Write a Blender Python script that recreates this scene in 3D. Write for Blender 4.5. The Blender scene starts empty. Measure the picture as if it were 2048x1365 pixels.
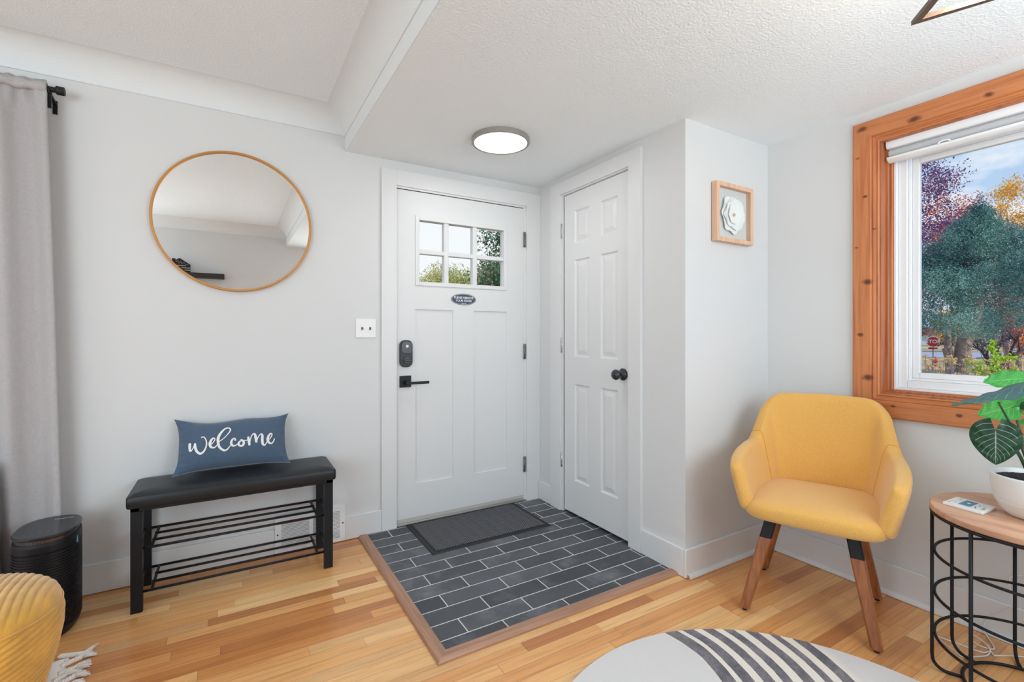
import bpy, math, random
from mathutils import Vector, Matrix, noise
R = random.Random(7)
PI = math.pi
sc = bpy.context.scene
col = sc.collection

# ------------------------------------------------------------------ camera
YAW = math.radians(59.39)
FPX = 948.0
CAM = Vector((-1.930, -2.880, 1.199))
cd = bpy.data.cameras.new('camera'); cam = bpy.data.objects.new('camera', cd); col.objects.link(cam)
cd.sensor_width = 36.0; cd.lens = FPX * 36.0 / 2048.0
cd.shift_y = -(682.5 - 670.0) / 2048.0
cd.clip_start = 0.03; cd.clip_end = 600
cam.location = CAM
cam.rotation_euler = (PI / 2, 0, YAW - PI / 2)
sc.camera = cam
FW = Vector((math.cos(YAW), math.sin(YAW), 0)); RT = Vector((math.sin(YAW), -math.cos(YAW), 0))
def at(u, v, d):      # point in the place that the lens sees at (u, v), d metres in front of it
    return CAM + (FW + RT * ((u - 1024) / FPX) + Vector((0, 0, 1)) * ((670 - v) / FPX)) * d

# ------------------------------------------------------------------ world
sc.view_settings.view_transform = 'Standard'; sc.view_settings.look = 'None'
sc.view_settings.exposure = 0.0; sc.view_settings.gamma = 1.0; sc.view_settings.use_curve_mapping = False
sc.cycles.use_denoising = True
sc.cycles.max_bounces = 10; sc.cycles.diffuse_bounces = 6; sc.cycles.transparent_max_bounces = 16
sc.cycles.sample_clamp_indirect = 6.0
world = bpy.data.worlds.new('sky'); sc.world = world; world.use_nodes = True
wn = world.node_tree; wn.nodes.clear()
def wnode(t, **k):
    n = wn.nodes.new(t)
    for a, b in k.items(): setattr(n, a, b)
    return n
tc = wnode('ShaderNodeTexCoord'); sep = wnode('ShaderNodeSeparateXYZ'); wn.links.new(tc.outputs['Generated'], sep.inputs[0])
rz = wnode('ShaderNodeMapRange'); rz.inputs[1].default_value = 0.0; rz.inputs[2].default_value = 0.55
wn.links.new(sep.outputs[2], rz.inputs[0])
blue = wnode('ShaderNodeValToRGB')
blue.color_ramp.elements[0].color = (0.66, 0.80, 0.95, 1); blue.color_ramp.elements[1].color = (0.20, 0.42, 0.80, 1)
wn.links.new(rz.outputs[0], blue.inputs[0])
mp = wnode('ShaderNodeMapping'); mp.inputs['Scale'].default_value = (1.6, 3.5, 9.0); mp.inputs['Rotation'].default_value = (0.25, 0.1, 0)
wn.links.new(tc.outputs['Generated'], mp.inputs[0])
nz = wnode('ShaderNodeTexNoise'); nz.inputs['Scale'].default_value = 2.2; nz.inputs['Detail'].default_value = 8; nz.inputs['Roughness'].default_value = 0.6
wn.links.new(mp.outputs[0], nz.inputs['Vector'])
cr = wnode('ShaderNodeValToRGB'); cr.color_ramp.elements[0].position = 0.48; cr.color_ramp.elements[1].position = 0.72
wn.links.new(nz.outputs[0], cr.inputs[0])
bank = wnode('ShaderNodeMapRange'); bank.interpolation_type = 'SMOOTHSTEP'; bank.inputs[1].default_value = 0.35; bank.inputs[2].default_value = 0.8
wn.links.new(sep.outputs[1], bank.inputs[0])
mx = wnode('ShaderNodeMath', operation='MAXIMUM'); wn.links.new(cr.outputs[0], mx.inputs[0]); wn.links.new(bank.outputs[0], mx.inputs[1])
mix = wnode('ShaderNodeMix', data_type='RGBA'); wn.links.new(mx.outputs[0], mix.inputs[0]); wn.links.new(blue.outputs[0], mix.inputs[6]); mix.inputs[7].default_value = (0.93, 0.95, 0.98, 1)
bg = wnode('ShaderNodeBackground'); bg.inputs['Strength'].default_value = 1.05; wn.links.new(mix.outputs[2], bg.inputs['Color'])
wo = wnode('ShaderNodeOutputWorld'); wn.links.new(bg.outputs[0], wo.inputs[0])

def light(kind, name, loc, power, color=(1, 1, 1), rot=(0, 0, 0), size=None, size_y=None):
    l = bpy.data.lights.new(name, kind); l.energy = power; l.color = color
    if kind == 'AREA':
        l.shape = 'RECTANGLE'; l.size = size; l.size_y = size_y
    elif kind == 'POINT': l.shadow_soft_size = size
    o = bpy.data.objects.new(name, l); o.location = loc; o.rotation_euler = rot; col.objects.link(o); return o
sun = light('SUN', 'sun', (0, 0, 20), 4.4, (1, 0.93, 0.82), (math.radians(52), 0, math.radians(4)))
sun.data.angle = math.radians(1.0)
# fill light added at made-up window openings out of view (left wall, back wall)
light('AREA', 'fill_light_left', (-5.50, -1.75, 1.35), 21, (.80, .92, 1), (0, -PI / 2, 0), 1.7, 2.8)
light('AREA', 'fill_light_back', (-4.1, -3.42, 1.35), 46, (.80, .92, 1), (PI / 2, 0, 0), 2.0, 1.5)
light('AREA', 'fill_light_near', (-.30, -3.45, 1.45), 26, (.80, .92, 1), (PI / 2, 0, 0), 1.5, 1.0)

# ------------------------------------------------------------------ materials
def mat(name, color=(0.8, 0.8, 0.8), rough=0.5, metal=0.0, bump=None, spec=0.5, var=None, coat=0.0, sheen=0.0):
    """bump=(scale, strength, distance); var=(scale, amount) colour variation"""
    m = bpy.data.materials.new(name); m.use_nodes = True; nt = m.node_tree; b = nt.nodes['Principled BSDF']
    b.inputs['Base Color'].default_value = (*color, 1); b.inputs['Roughness'].default_value = rough
    b.inputs['Metallic'].default_value = metal; b.inputs['Specular IOR Level'].default_value = spec
    b.inputs['Coat Weight'].default_value = coat; b.inputs['Sheen Weight'].default_value = sheen
    if bump or var:
        t = nt.nodes.new('ShaderNodeTexCoord')
    if var:
        n = nt.nodes.new('ShaderNodeTexNoise'); n.inputs['Scale'].default_value = var[0]; n.inputs['Detail'].default_value = 5
        nt.links.new(t.outputs['Object'], n.inputs['Vector'])
        mr = nt.nodes.new('ShaderNodeMapRange'); mr.inputs[1].default_value = .3; mr.inputs[2].default_value = .7
        mr.inputs[3].default_value = 1 - var[1]; mr.inputs[4].default_value = 1 + var[1]
        nt.links.new(n.outputs[0], mr.inputs[0])
        vm = nt.nodes.new('ShaderNodeVectorMath'); vm.operation = 'SCALE'; vm.inputs[0].default_value = color
        nt.links.new(mr.outputs[0], vm.inputs['Scale']); nt.links.new(vm.outputs[0], b.inputs['Base Color'])
    if bump:
        n = nt.nodes.new('ShaderNodeTexNoise'); n.inputs['Scale'].default_value = bump[0]; n.inputs['Detail'].default_value = 3
        nt.links.new(t.outputs['Object'], n.inputs['Vector'])
        bp = nt.nodes.new('ShaderNodeBump'); bp.inputs['Strength'].default_value = bump[1]; bp.inputs['Distance'].default_value = bump[2]
        nt.links.new(n.outputs[0], bp.inputs['Height']); nt.links.new(bp.outputs[0], b.inputs['Normal'])
    return m
def emis(name, color, strength):
    m = bpy.data.materials.new(name); m.use_nodes = True; nt = m.node_tree; nt.nodes.clear()
    e = nt.nodes.new('ShaderNodeEmission'); e.inputs[0].default_value = (*color, 1); e.inputs[1].default_value = strength
    o = nt.nodes.new('ShaderNodeOutputMaterial'); nt.links.new(e.outputs[0], o.inputs[0]); return m
class NT:
    """small node-graph helper"""
    def __init__(s, m): s.nt = m.node_tree; s.b = s.nt.nodes['Principled BSDF']
    def n(s, t, **k):
        x = s.nt.nodes.new(t)
        for a, b in k.items(): setattr(x, a, b)
        return x
    def l(s, a, b): s.nt.links.new(a, b)
    def m(s, op, a, b=None, c=None):
        x = s.n('ShaderNodeMath', operation=op)
        for i, v in enumerate((a, b, c)):
            if v is None: continue
            if isinstance(v, (int, float)): x.inputs[i].default_value = v
            else: s.l(v, x.inputs[i])
        return x.outputs[0]
    def vec(s, a, b, c):
        x = s.n('ShaderNodeCombineXYZ')
        for i, v in enumerate((a, b, c)):
            if isinstance(v, (int, float)): x.inputs[i].default_value = v
            else: s.l(v, x.inputs[i])
        return x.outputs[0]
    def noise(s, v, scale, detail=4, rough=.5):
        x = s.n('ShaderNodeTexNoise'); x.inputs['Scale'].default_value = scale; x.inputs['Detail'].default_value = detail; x.inputs['Roughness'].default_value = rough
        s.l(v, x.inputs['Vector']); return x.outputs[0]
    def white(s, v):
        x = s.n('ShaderNodeTexWhiteNoise'); s.l(v, x.inputs['Vector']); return x.outputs[0]
    def ramp(s, f, stops, interp='LINEAR'):
        x = s.n('ShaderNodeValToRGB'); r = x.color_ramp; r.interpolation = interp
        while len(r.elements) < len(stops): r.elements.new(0.5)
        for e, (p, c) in zip(r.elements, stops): e.position = p; e.color = (*c, 1) if len(c) == 3 else c
        s.l(f, x.inputs[0]); return x.outputs[0]
    def mixc(s, f, a, b, bt='MIX'):
        x = s.n('ShaderNodeMix', data_type='RGBA', blend_type=bt)
        for i, v in ((0, f), (6, a), (7, b)):
            if isinstance(v, (int, float)): x.inputs[i].default_value = v
            elif isinstance(v, tuple): x.inputs[i].default_value = (*v, 1)
            else: s.l(v, x.inputs[i])
        return x.outputs[2]
    def bump(s, h, strength, dist):
        x = s.n('ShaderNodeBump'); x.inputs['Strength'].default_value = strength; x.inputs['Distance'].default_value = dist
        s.l(h, x.inputs['Height']); s.l(x.outputs[0], s.b.inputs['Normal'])
def srgb(r, g, b):
    f = lambda c: (c / 255 / 12.92) if c / 255 <= .04045 else ((c / 255 + .055) / 1.055) ** 2.4
    return (f(r), f(g), f(b))

M = {}
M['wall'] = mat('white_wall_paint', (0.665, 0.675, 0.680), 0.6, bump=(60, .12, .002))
M['trim'] = mat('white_trim_paint', (0.70, 0.708, 0.712), 0.38)
M['door'] = mat('white_door_paint', (0.70, 0.708, 0.712), 0.42)
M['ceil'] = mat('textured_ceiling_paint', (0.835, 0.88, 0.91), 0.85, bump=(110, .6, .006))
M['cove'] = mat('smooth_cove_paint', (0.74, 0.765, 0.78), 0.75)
M['black_metal'] = mat('black_powder_coat', (0.010, 0.010, 0.012), 0.5, spec=.3)
M['bench_metal'] = mat('satin_black_bench_metal', (0.009, 0.010, 0.014), 0.45, spec=.3)
M['leather'] = mat('black_leatherette', (0.012, 0.014, 0.017), 0.40, spec=.4, bump=(260, .25, .001))
M['slate_blue'] = mat('slate_blue_linen', srgb(70, 90, 112), 0.9, bump=(500, .5, .001), var=(180, .10), sheen=.3)
M['ink'] = mat('white_print', (0.80, 0.80, 0.78), 0.8)
M['gold'] = mat('brushed_gold_frame', srgb(196, 138, 72), 0.42, 0.35)
M['plastic_white'] = mat('white_plastic', (0.80, 0.80, 0.79), 0.35)
M['vent_white'] = mat('white_enamel_grille', (0.76, 0.77, 0.78), 0.35)
M['dark'] = mat('dark_gap', (0.02, 0.02, 0.02), 0.9)
M['black_plastic'] = mat('black_plastic', (0.007, 0.008, 0.011), 0.42, spec=.35)
M['black_gloss'] = mat('glossy_black_panel', (0.022, 0.026, 0.032), 0.22)
M['chrome'] = mat('nickel', (0.6, 0.6, 0.6), 0.3, 0.9)
M['bronze'] = mat('aged_bronze', (0.10, 0.085, 0.07), 0.4, 0.7)
M['curtain'] = mat('grey_linen_curtain', srgb(172, 169, 170), 0.9, bump=(420, .4, .001), var=(90, .05), sheen=.2)
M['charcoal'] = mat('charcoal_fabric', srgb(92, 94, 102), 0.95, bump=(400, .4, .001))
M['sticker_blue'] = mat('navy_sticker', srgb(44, 68, 92), 0.35)
M['mirror'] = mat('silvered_glass', (0.93, 0.94, 0.94), 0.0, 1.0)
M['alu'] = mat('aluminium_threshold', (0.50, 0.49, 0.47), 0.45, 0.6)
M['fix_metal'] = mat('brushed_nickel_ring', srgb(158, 154, 150), 0.38, 0.4)
M['pend_metal'] = mat('bronze_pendant_metal', srgb(112, 96, 84), 0.45, 0.5)
M['paper'] = mat('white_paper_petal', (0.92, 0.92, 0.90), 0.8)
M['backing'] = mat('pale_grey_backing', (0.70, 0.70, 0.69), 0.8)
M['vinyl'] = mat('white_vinyl', (0.80, 0.81, 0.83), 0.35)
M['shade_fab'] = mat('grey_roller_fabric', (0.50, 0.51, 0.53), 0.8, bump=(300, .2, .001))
M['ceramic'] = mat('white_ribbed_ceramic', (0.78, 0.77, 0.75), 0.45)
M['soil'] = mat('dark_pebbles', (0.02, 0.02, 0.022), 0.8, bump=(90, 1, .01))
M['stem'] = mat('dark_green_stem', (0.035, 0.07, 0.035), 0.5)
M['cable'] = mat('white_cable', (0.78, 0.78, 0.78), 0.4)
M['fringe'] = mat('cream_cotton_fringe', (0.90, 0.86, 0.82), 0.9)
M['rubber'] = mat('black_rubber', (0.012, 0.012, 0.013), 0.6)
M['bulb'] = emis('warm_bulb_glow', (1.0, 0.62, 0.28), 60)
M['lampglow'] = emis('ceiling_lamp_glow', (0.97, 0.985, 1.0), 21)

def glass_mat():
    m = bpy.data.materials.new('clear_window_glass'); m.use_nodes = True; nt = m.node_tree; nt.nodes.clear()
    t = nt.nodes.new('ShaderNodeBsdfTransparent'); t.inputs[0].default_value = (.97, .98, .98, 1)
    g = nt.nodes.new('ShaderNodeBsdfGlossy'); g.inputs['Roughness'].default_value = 0.0
    f = nt.nodes.new('ShaderNodeFresnel'); f.inputs[0].default_value = 1.10
    x = nt.nodes.new('ShaderNodeMixShader'); o = nt.nodes.new('ShaderNodeOutputMaterial')
    nt.links.new(f.outputs[0], x.inputs[0]); nt.links.new(t.outputs[0], x.inputs[1]); nt.links.new(g.outputs[0], x.inputs[2]); nt.links.new(x.outputs[0], o.inputs[0]); return m
M['glass'] = glass_mat()

def floor_mat():
    m = mat('honey_oak_strip_floor', (0.6, 0.35, 0.15), 0.30); g = NT(m)
    t = g.n('ShaderNodeTexCoord'); s = g.n('ShaderNodeSeparateXYZ'); g.l(t.outputs['Object'], s.inputs[0])
    x, y = s.outputs[0], s.outputs[1]
    W, L = .057, 1.5
    row = g.m('FLOOR', g.m('DIVIDE', y, W)); fy = g.m('FRACT', g.m('DIVIDE', y, W))
    off = g.white(g.vec(row, 3.7, 0)); xs = g.m('ADD', g.m('DIVIDE', x, L), g.m('MULTIPLY', off, 7.3))
    cut = g.m('ADD', .25, g.m('MULTIPLY', g.white(g.vec(g.m('FLOOR', xs), row, 9.1)), .5))
    fx = g.m('FRACT', xs); half = g.m('GREATER_THAN', fx, cut)
    idn = g.white(g.vec(g.m('ADD', g.m('FLOOR', xs), g.m('MULTIPLY', half, .5)), row, 1.3))
    base = g.ramp(idn, [(0, srgb(178, 112, 64)), (.14, srgb(212, 146, 88)), (.4, srgb(228, 168, 106)), (.7, srgb(236, 182, 120)), (.92, srgb(246, 204, 146)), (1, srgb(190, 124, 72))])
    gv = g.vec(g.m('ADD', g.m('MULTIPLY', x, 2.2), g.m('MULTIPLY', idn, 31)), g.m('MULTIPLY', y, 55), g.m('MULTIPLY', idn, 17))
    gr = g.noise(gv, 1.6, 6, .62)
    gf = g.ramp(gr, [(.30, (.70, .62, .54)), (.52, (1, .99, .98)), (.75, (1.1, 1.08, 1.05))])
    c = g.mixc(.75, base, gf, 'MULTIPLY')
    big = g.ramp(g.noise(t.outputs['Object'], 1.3, 3), [(.35, (.92, .88, .82)), (.65, (1.04, 1.04, 1.03))])
    c = g.mixc(1.0, c, big, 'MULTIPLY')
    ex = g.m('MINIMUM', fx, g.m('ABSOLUTE', g.m('SUBTRACT', fx, cut)))
    seam = g.m('MAXIMUM', g.m('LESS_THAN', g.m('MINIMUM', fy, g.m('SUBTRACT', 1, fy)), .013), g.m('LESS_THAN', ex, .0008))
    c = g.mixc(g.m('MULTIPLY', seam, .6), c, (.16, .07, .03))
    g.l(c, g.b.inputs['Base Color'])
    g.bump(g.m('SUBTRACT', g.m('MULTIPLY', gr, .15), seam), .25, .002)
    g.b.inputs['Coat Weight'].default_value = .15; g.b.inputs['Coat Roughness'].default_value = .22
    return m
M['floor'] = floor_mat()
def tile_mat():
    m = mat('slate_tile_with_pale_grout', (0.1, 0.1, 0.1), 0.45); g = NT(m)
    t = g.n('ShaderNodeTexCoord'); s = g.n('ShaderNodeSeparateXYZ'); g.l(t.outputs['Object'], s.inputs[0])
    x, y = s.outputs[0], s.outputs[1]
    H, W = .1035, .309
    ry = g.m('DIVIDE', g.m('SUBTRACT', y, -1.1635), H); row = g.m('FLOOR', ry); fy = g.m('FRACT', ry)
    par = g.m('FLOORED_MODULO', g.m('ADD', row, 1), 2)
    rx = g.m('ADD', g.m('DIVIDE', g.m('SUBTRACT', x, -.962), W), g.m('MULTIPLY', par, .5)); cx = g.m('FLOOR', rx); fx = g.m('FRACT', rx)
    dx = g.m('MULTIPLY', g.m('MINIMUM', fx, g.m('SUBTRACT', 1, fx)), W); dy = g.m('MULTIPLY', g.m('MINIMUM', fy, g.m('SUBTRACT', 1, fy)), H)
    gro = g.m('LESS_THAN', g.m('MINIMUM', dx, dy), .0024)
    idn = g.white(g.vec(cx, row, 0.5))
    v = g.vec(g.m('ADD', x, g.m('MULTIPLY', idn, 9)), g.m('ADD', y, g.m('MULTIPLY', idn, 5)), idn)
    n1 = g.noise(v, 7, 6, .6)
    base = g.ramp(g.m('ADD', g.m('MULTIPLY', idn, .45), g.m('MULTIPLY', n1, .55)), [(.25, srgb(56, 60, 66)), (.5, srgb(70, 74, 80)), (.75, srgb(86, 90, 96))])
    dust = g.ramp(g.noise(v, 3.2, 9, .72), [(.55, (0, 0, 0)), (.72, (.8, .8, .8))])
    base = g.mixc(g.m('MULTIPLY', dust, .55), base, srgb(150, 152, 155))
    g.l(g.mixc(gro, base, srgb(214, 211, 205)), g.b.inputs['Base Color'])
    g.bump(g.m('SUBTRACT', g.m('MULTIPLY', g.noise(v, 25, 5), .5), g.m('MULTIPLY', gro, .6)), .35, .002)
    return m
M['tile'] = tile_mat()
KNOTS = [(-1.79, 1.86, .012), (-1.755, 1.62, .010), (-1.80, 1.45, .028), (-1.77, 1.20, .020), (-1.80, .995, .030), (-1.76, 2.05, .012), (-1.98, 2.155, .030), (-1.775, 2.185, .026), (-2.22, 2.16, .022), (-1.90, .872, .012), (-2.13, .862, .016), (-2.6, .87, .02), (-1.825, 1.70, .010)]
def wood_mat(name, c1, c2, axis=0, scale=1.0, rough=.42, knots=False, fine=40):
    m = mat(name, c1, rough); g = NT(m)
    t = g.n('ShaderNodeTexCoord'); s = g.n('ShaderNodeSeparateXYZ'); g.l(t.outputs['Object'], s.inputs[0])
    o = [s.outputs[0], s.outputs[1], s.outputs[2]]
    v = g.vec(*[g.m('MULTIPLY', o[i], (2.0 if i == axis else fine) * scale) for i in range(3)])
    n1 = g.noise(v, 1.2, 6, .6)
    c = g.ramp(n1, [(.3, c2), (.55, c1), (.8, tuple(min(1, q * 1.12) for q in c1))])
    if knots:
        wob = g.m('MULTIPLY', g.m('SUBTRACT', g.noise(t.outputs['Object'], 40, 3), .5), .020); tot = None
        for ky, kz, ra in KNOTS:
            dy = g.m('MULTIPLY', g.m('SUBTRACT', o[1], ky + 2.4475), 1.0 / ra); dz = g.m('MULTIPLY', g.m('SUBTRACT', o[2], kz - .922), 1.0 / (ra * .6))
            d = g.m('ADD', g.m('SQRT', g.m('ADD', g.m('MULTIPLY', dy, dy), g.m('MULTIPLY', dz, dz))), g.m('MULTIPLY', wob, 45))
            k = g.m('SUBTRACT', 1.0, g.m('MINIMUM', 1.0, d)); tot = k if tot is None else g.m('ADD', tot, k)
        c = g.mixc(g.ramp(tot, [(0, (0, 0, 0)), (.35, (.55, .55, .55)), (.7, (1, 1, 1))]), c, tuple(q * .30 for q in c2))
    g.l(c, g.b.inputs['Base Color']); g.bump(n1, .12, .002); return m
M['pine_v'] = wood_mat('orange_knotty_pine_upright', srgb(196, 124, 75), srgb(168, 94, 52), 2, knots=True)
M['pine_h'] = wood_mat('orange_knotty_pine_rail', srgb(196, 124, 75), srgb(168, 94, 52), 1, knots=True)
M['pine_dark'] = wood_mat('reddish_pine_jamb', srgb(178, 104, 60), srgb(132, 70, 38), 2)
M['oak_x'] = wood_mat('greyish_oak_moulding', srgb(176, 134, 108), srgb(146, 106, 84), 0)
M['oak_y'] = wood_mat('greyish_oak_moulding_side', srgb(176, 134, 108), srgb(146, 106, 84), 1)
M['frame_wood'] = wood_mat('pale_oak_frame', srgb(224, 186, 158), srgb(206, 162, 134), 2, rough=.6)
M['leg_wood'] = wood_mat('walnut_stained_leg', srgb(160, 98, 56), srgb(122, 70, 38), 2, rough=.4)
M['table_wood'] = wood_mat('mango_wood_top', srgb(205, 162, 132), srgb(170, 118, 88), 1, rough=.45, fine=14)

def weave_mat(name, c1, c2, sc_=900, sheen=.4):
    m = mat(name, c1, .95, sheen=sheen); g = NT(m)
    t = g.n('ShaderNodeTexCoord'); mp_ = g.n('ShaderNodeMapping'); mp_.inputs['Scale'].default_value = (1, 1, .22); g.l(t.outputs['Object'], mp_.inputs[0])
    n1 = g.noise(mp_.outputs[0], sc_ * .75, 2, .6); n2 = g.noise(t.outputs['Object'], 650, 2, .6)
    f = g.m('ADD', g.m('MULTIPLY', n1, .5), g.m('MULTIPLY', n2, .5))
    g.l(g.ramp(f, [(.38, c2), (.62, c1)]), g.b.inputs['Base Color']); g.bump(f, .35, .0015); return m
M['yellow'] = weave_mat('mustard_yellow_upholstery', srgb(230, 182, 100), srgb(212, 155, 72), sheen=.3)
M['corduroy'] = mat('mustard_plush_corduroy', srgb(214, 160, 62), 0.9, var=(14, .16), bump=(300, .5, .002), sheen=.6)

def rug_mat():
    m = mat('cream_rug_with_charcoal_arcs', (0.7, 0.7, 0.7), 0.95, sheen=.2); g = NT(m)
    t = g.n('ShaderNodeTexCoord'); s = g.n('ShaderNodeSeparateXYZ'); g.l(t.outputs['Object'], s.inputs[0])
    wob = g.m('MULTIPLY', g.m('SUBTRACT', g.noise(t.outputs['Object'], 9, 4), .5), .012)
    dx = g.m('SUBTRACT', s.outputs[0], -.844); dy = g.m('SUBTRACT', s.outputs[1], -1.654)
    r = g.m('ADD', g.m('SQRT', g.m('ADD', g.m('MULTIPLY', dx, dx), g.m('MULTIPLY', dy, dy))), wob)
    ed = [(.409, .458), (.478, .520), (.550, .590), (.618, .653), (.687, .726), (.760, .789), (.821, .863)]
    tot = None
    for a, b in ed:
        k = g.m('MULTIPLY', g.m('GREATER_THAN', r, a), g.m('LESS_THAN', r, b)); tot = k if tot is None else g.m('ADD', tot, k)
    fine = g.noise(t.outputs['Object'], 420, 3, .8)
    mott = g.noise(t.outputs['Object'], 14, 5, .7)
    dark = g.mixc(g.ramp(g.m('ADD', g.m('MULTIPLY', fine, .6), g.m('MULTIPLY', mott, .4)), [(.42, (0, 0, 0)), (.62, (1, 1, 1))]), srgb(66, 66, 76), srgb(146, 140, 146))
    light_ = g.mixc(g.ramp(r, [(.40, (0, 0, 0)), (.42, (1, 1, 1)), (.87, (1, 1, 1)), (.90, (0, 0, 0))]), srgb(222, 219, 218), srgb(238, 230, 218))
    light_ = g.mixc(.12, light_, g.ramp(fine, [(.3, (.4, .4, .4)), (.7, (1, 1, 1))]), 'MULTIPLY')
    g.l(g.mixc(tot, light_, dark), g.b.inputs['Base Color']); g.bump(fine, .4, .003); return m
M['rug'] = rug_mat()
def mat_mat():
    m = mat('charcoal_ribbed_mat_pile', (0.05, 0.05, 0.055), 0.95); g = NT(m)
    t = g.n('ShaderNodeTexCoord'); s = g.n('ShaderNodeSeparateXYZ'); g.l(t.outputs['Object'], s.inputs[0])
    x, y = s.outputs[0], s.outputs[1]
    tri = g.m('PINGPONG', x, .034)                       # herringbone rows
    ph = g.m('FRACT', g.m('DIVIDE', g.m('ADD', y, g.m('MULTIPLY', tri, 1.0)), .0170))
    rib = g.m('ABSOLUTE', g.m('SUBTRACT', ph, .5))
    f = g.noise(t.outputs['Object'], 500, 2, .8)
    c = g.ramp(g.m('ADD', rib, g.m('MULTIPLY', g.m('SUBTRACT', f, .5), .5)), [(.10, srgb(26, 27, 30)), (.26, srgb(98, 99, 104))])
    g.l(c, g.b.inputs['Base Color']); g.bump(rib, .8, .004); return m
M['matpile'] = mat_mat()

# ------------------------------------------------------------------ mesh builder
class MB:
    def __init__(s): s.v = []; s.f = []
    def add(s, vs, fs):
        o = len(s.v); s.v += [Vector(p) for p in vs]; s.f += [tuple(o + i for i in f) for f in fs]; return s
    def box(s, x0, x1, y0, y1, z0, z1):
        x0, x1 = min(x0, x1), max(x0, x1); y0, y1 = min(y0, y1), max(y0, y1); z0, z1 = min(z0, z1), max(z0, z1)
        return s.add([(x0, y0, z0), (x1, y0, z0), (x1, y1, z0), (x0, y1, z0), (x0, y0, z1), (x1, y0, z1), (x1, y1, z1), (x0, y1, z1)],
                     [(0, 3, 2, 1), (4, 5, 6, 7), (0, 1, 5, 4), (1, 2, 6, 5), (2, 3, 7, 6), (3, 0, 4, 7)])
    def bar(s, a, b, w, h, up=(0, 0, 1), w2=None, h2=None):
        a, b = Vector(a), Vector(b); d = (b - a).normalized(); up = Vector(up)
        if abs(d.dot(up)) > .98: up = Vector((1, 0, 0))
        x = d.cross(up).normalized(); y = x.cross(d); w2 = w if w2 is None else w2; h2 = h if h2 is None else h2
        vs = [p + x * sx * ww / 2 + y * sy * hh / 2 for p, ww, hh in ((a, w, h), (b, w2, h2)) for sx, sy in ((-1, -1), (1, -1), (1, 1), (-1, 1))]
        return s.add(vs, [(0, 3, 2, 1), (4, 5, 6, 7), (0, 1, 5, 4), (1, 2, 6, 5), (2, 3, 7, 6), (3, 0, 4, 7)])
    def tube(s, pts, r, n=8, closed=False, r2=None):
        pts = [Vector(p) for p in pts]; k = len(pts); vs = []; up = None
        for i, p in enumerate(pts):
            if closed: d = (pts[(i + 1) % k] - pts[i - 1]).normalized()
            else: d = (pts[min(i + 1, k - 1)] - pts[max(i - 1, 0)]).normalized()
            if up is None:
                up = Vector((0, 0, 1)) if abs(d.z) < .9 else Vector((1, 0, 0))
            x = d.cross(up)
            if x.length < 1e-5: x = d.cross(Vector((0.3, 1, 0.2)))
            x.normalize(); y = x.cross(d).normalized(); up = y
            rr = r[i] if isinstance(r, (list, tuple)) else (r if r2 is None else r + (r2 - r) * i / (k - 1))
            vs += [p + (x * math.cos(2 * PI * j / n) + y * math.sin(2 * PI * j / n)) * rr for j in range(n)]
        fs = []
        for i in range(k if closed else k - 1):
            a = i * n; b = ((i + 1) % k) * n
            fs += [(a + j, a + (j + 1) % n, b + (j + 1) % n, b + j) for j in range(n)]
        if not closed: fs += [tuple(range(n))[::-1], tuple((k - 1) * n + j for j in range(n))]
        return s.add(vs, fs)
    def cyl(s, a, b, r, n=24, r2=None): return s.tube([a, b], r, n, r2=r2)
    def lathe(s, prof, c=(0, 0, 0), n=40, axis='z', cap=True):
        vs = []; c = Vector(c)
        for (r, h) in prof:
            for j in range(n):
                a = 2 * PI * j / n; p = (r * math.cos(a), r * math.sin(a), h)
                if axis == 'x': p = (h, p[0], p[1])
                if axis == 'y': p = (p[0], h, p[1])
                vs.append(c + Vector(p))
        k = len(prof); fs = [(i * n + j, i * n + (j + 1) % n, (i + 1) * n + (j + 1) % n, (i + 1) * n + j) for i in range(k - 1) for j in range(n)]
        if cap: fs += [tuple(range(n))[::-1], tuple((k - 1) * n + j for j in range(n))]
        return s.add(vs, fs)
    def prism(s, poly, lo, hi, axis='z'):
        def P(a, b, h): return {'z': (a, b, h), 'y': (a, h, b), 'x': (h, a, b)}[axis]
        n = len(poly); vs = [P(a, b, lo) for a, b in poly] + [P(a, b, hi) for a, b in poly]
        return s.add(vs, [tuple(range(n))[::-1], tuple(range(n, 2 * n))] + [(i, (i + 1) % n, n + (i + 1) % n, n + i) for i in range(n)])
    def grid(s, fn, nu, nv, wrap=False):
        vs = [fn(i / (nu if wrap else nu - 1), j / (nv - 1)) for j in range(nv) for i in range(nu)]
        fs = [(j * nu + i, j * nu + (i + 1) % nu, (j + 1) * nu + (i + 1) % nu, (j + 1) * nu + i) for j in range(nv - 1) for i in range(nu if wrap else nu - 1)]
        return s.add(vs, fs)
    def build(s, name, m, parent=None, smooth=False, bevel=0, seg=2, sub=0, solid=0, fix=True, uv=None):
        me = bpy.data.meshes.new(name)
        off = WL(parent) if parent is not None else Vector((0, 0, 0))
        me.from_pydata([p - off for p in s.v], [], s.f); me.update()
        if fix:
            import bmesh
            b = bmesh.new(); b.from_mesh(me); bmesh.ops.recalc_face_normals(b, faces=b.faces); b.to_mesh(me); b.free()
        o = bpy.data.objects.new(name, me); col.objects.link(o)
        if uv:
            l = me.uv_layers.new(name='UVMap')
            for lp in me.loops: l.data[lp.index].uv = uv[lp.vertex_index]
        me.materials.append(M[m] if isinstance(m, str) else m)
        if parent is not None: o.parent = parent
        if bevel:
            q = o.modifiers.new('bevel', 'BEVEL'); q.width = bevel; q.segments = seg; q.limit_method = 'ANGLE'; q.angle_limit = math.radians(40)
        if solid:
            q = o.modifiers.new('solid', 'SOLIDIFY'); q.thickness = solid; q.offset = 0
        if sub:
            q = o.modifiers.new('sub', 'SUBSURF'); q.levels = sub; q.render_levels = sub
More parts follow.
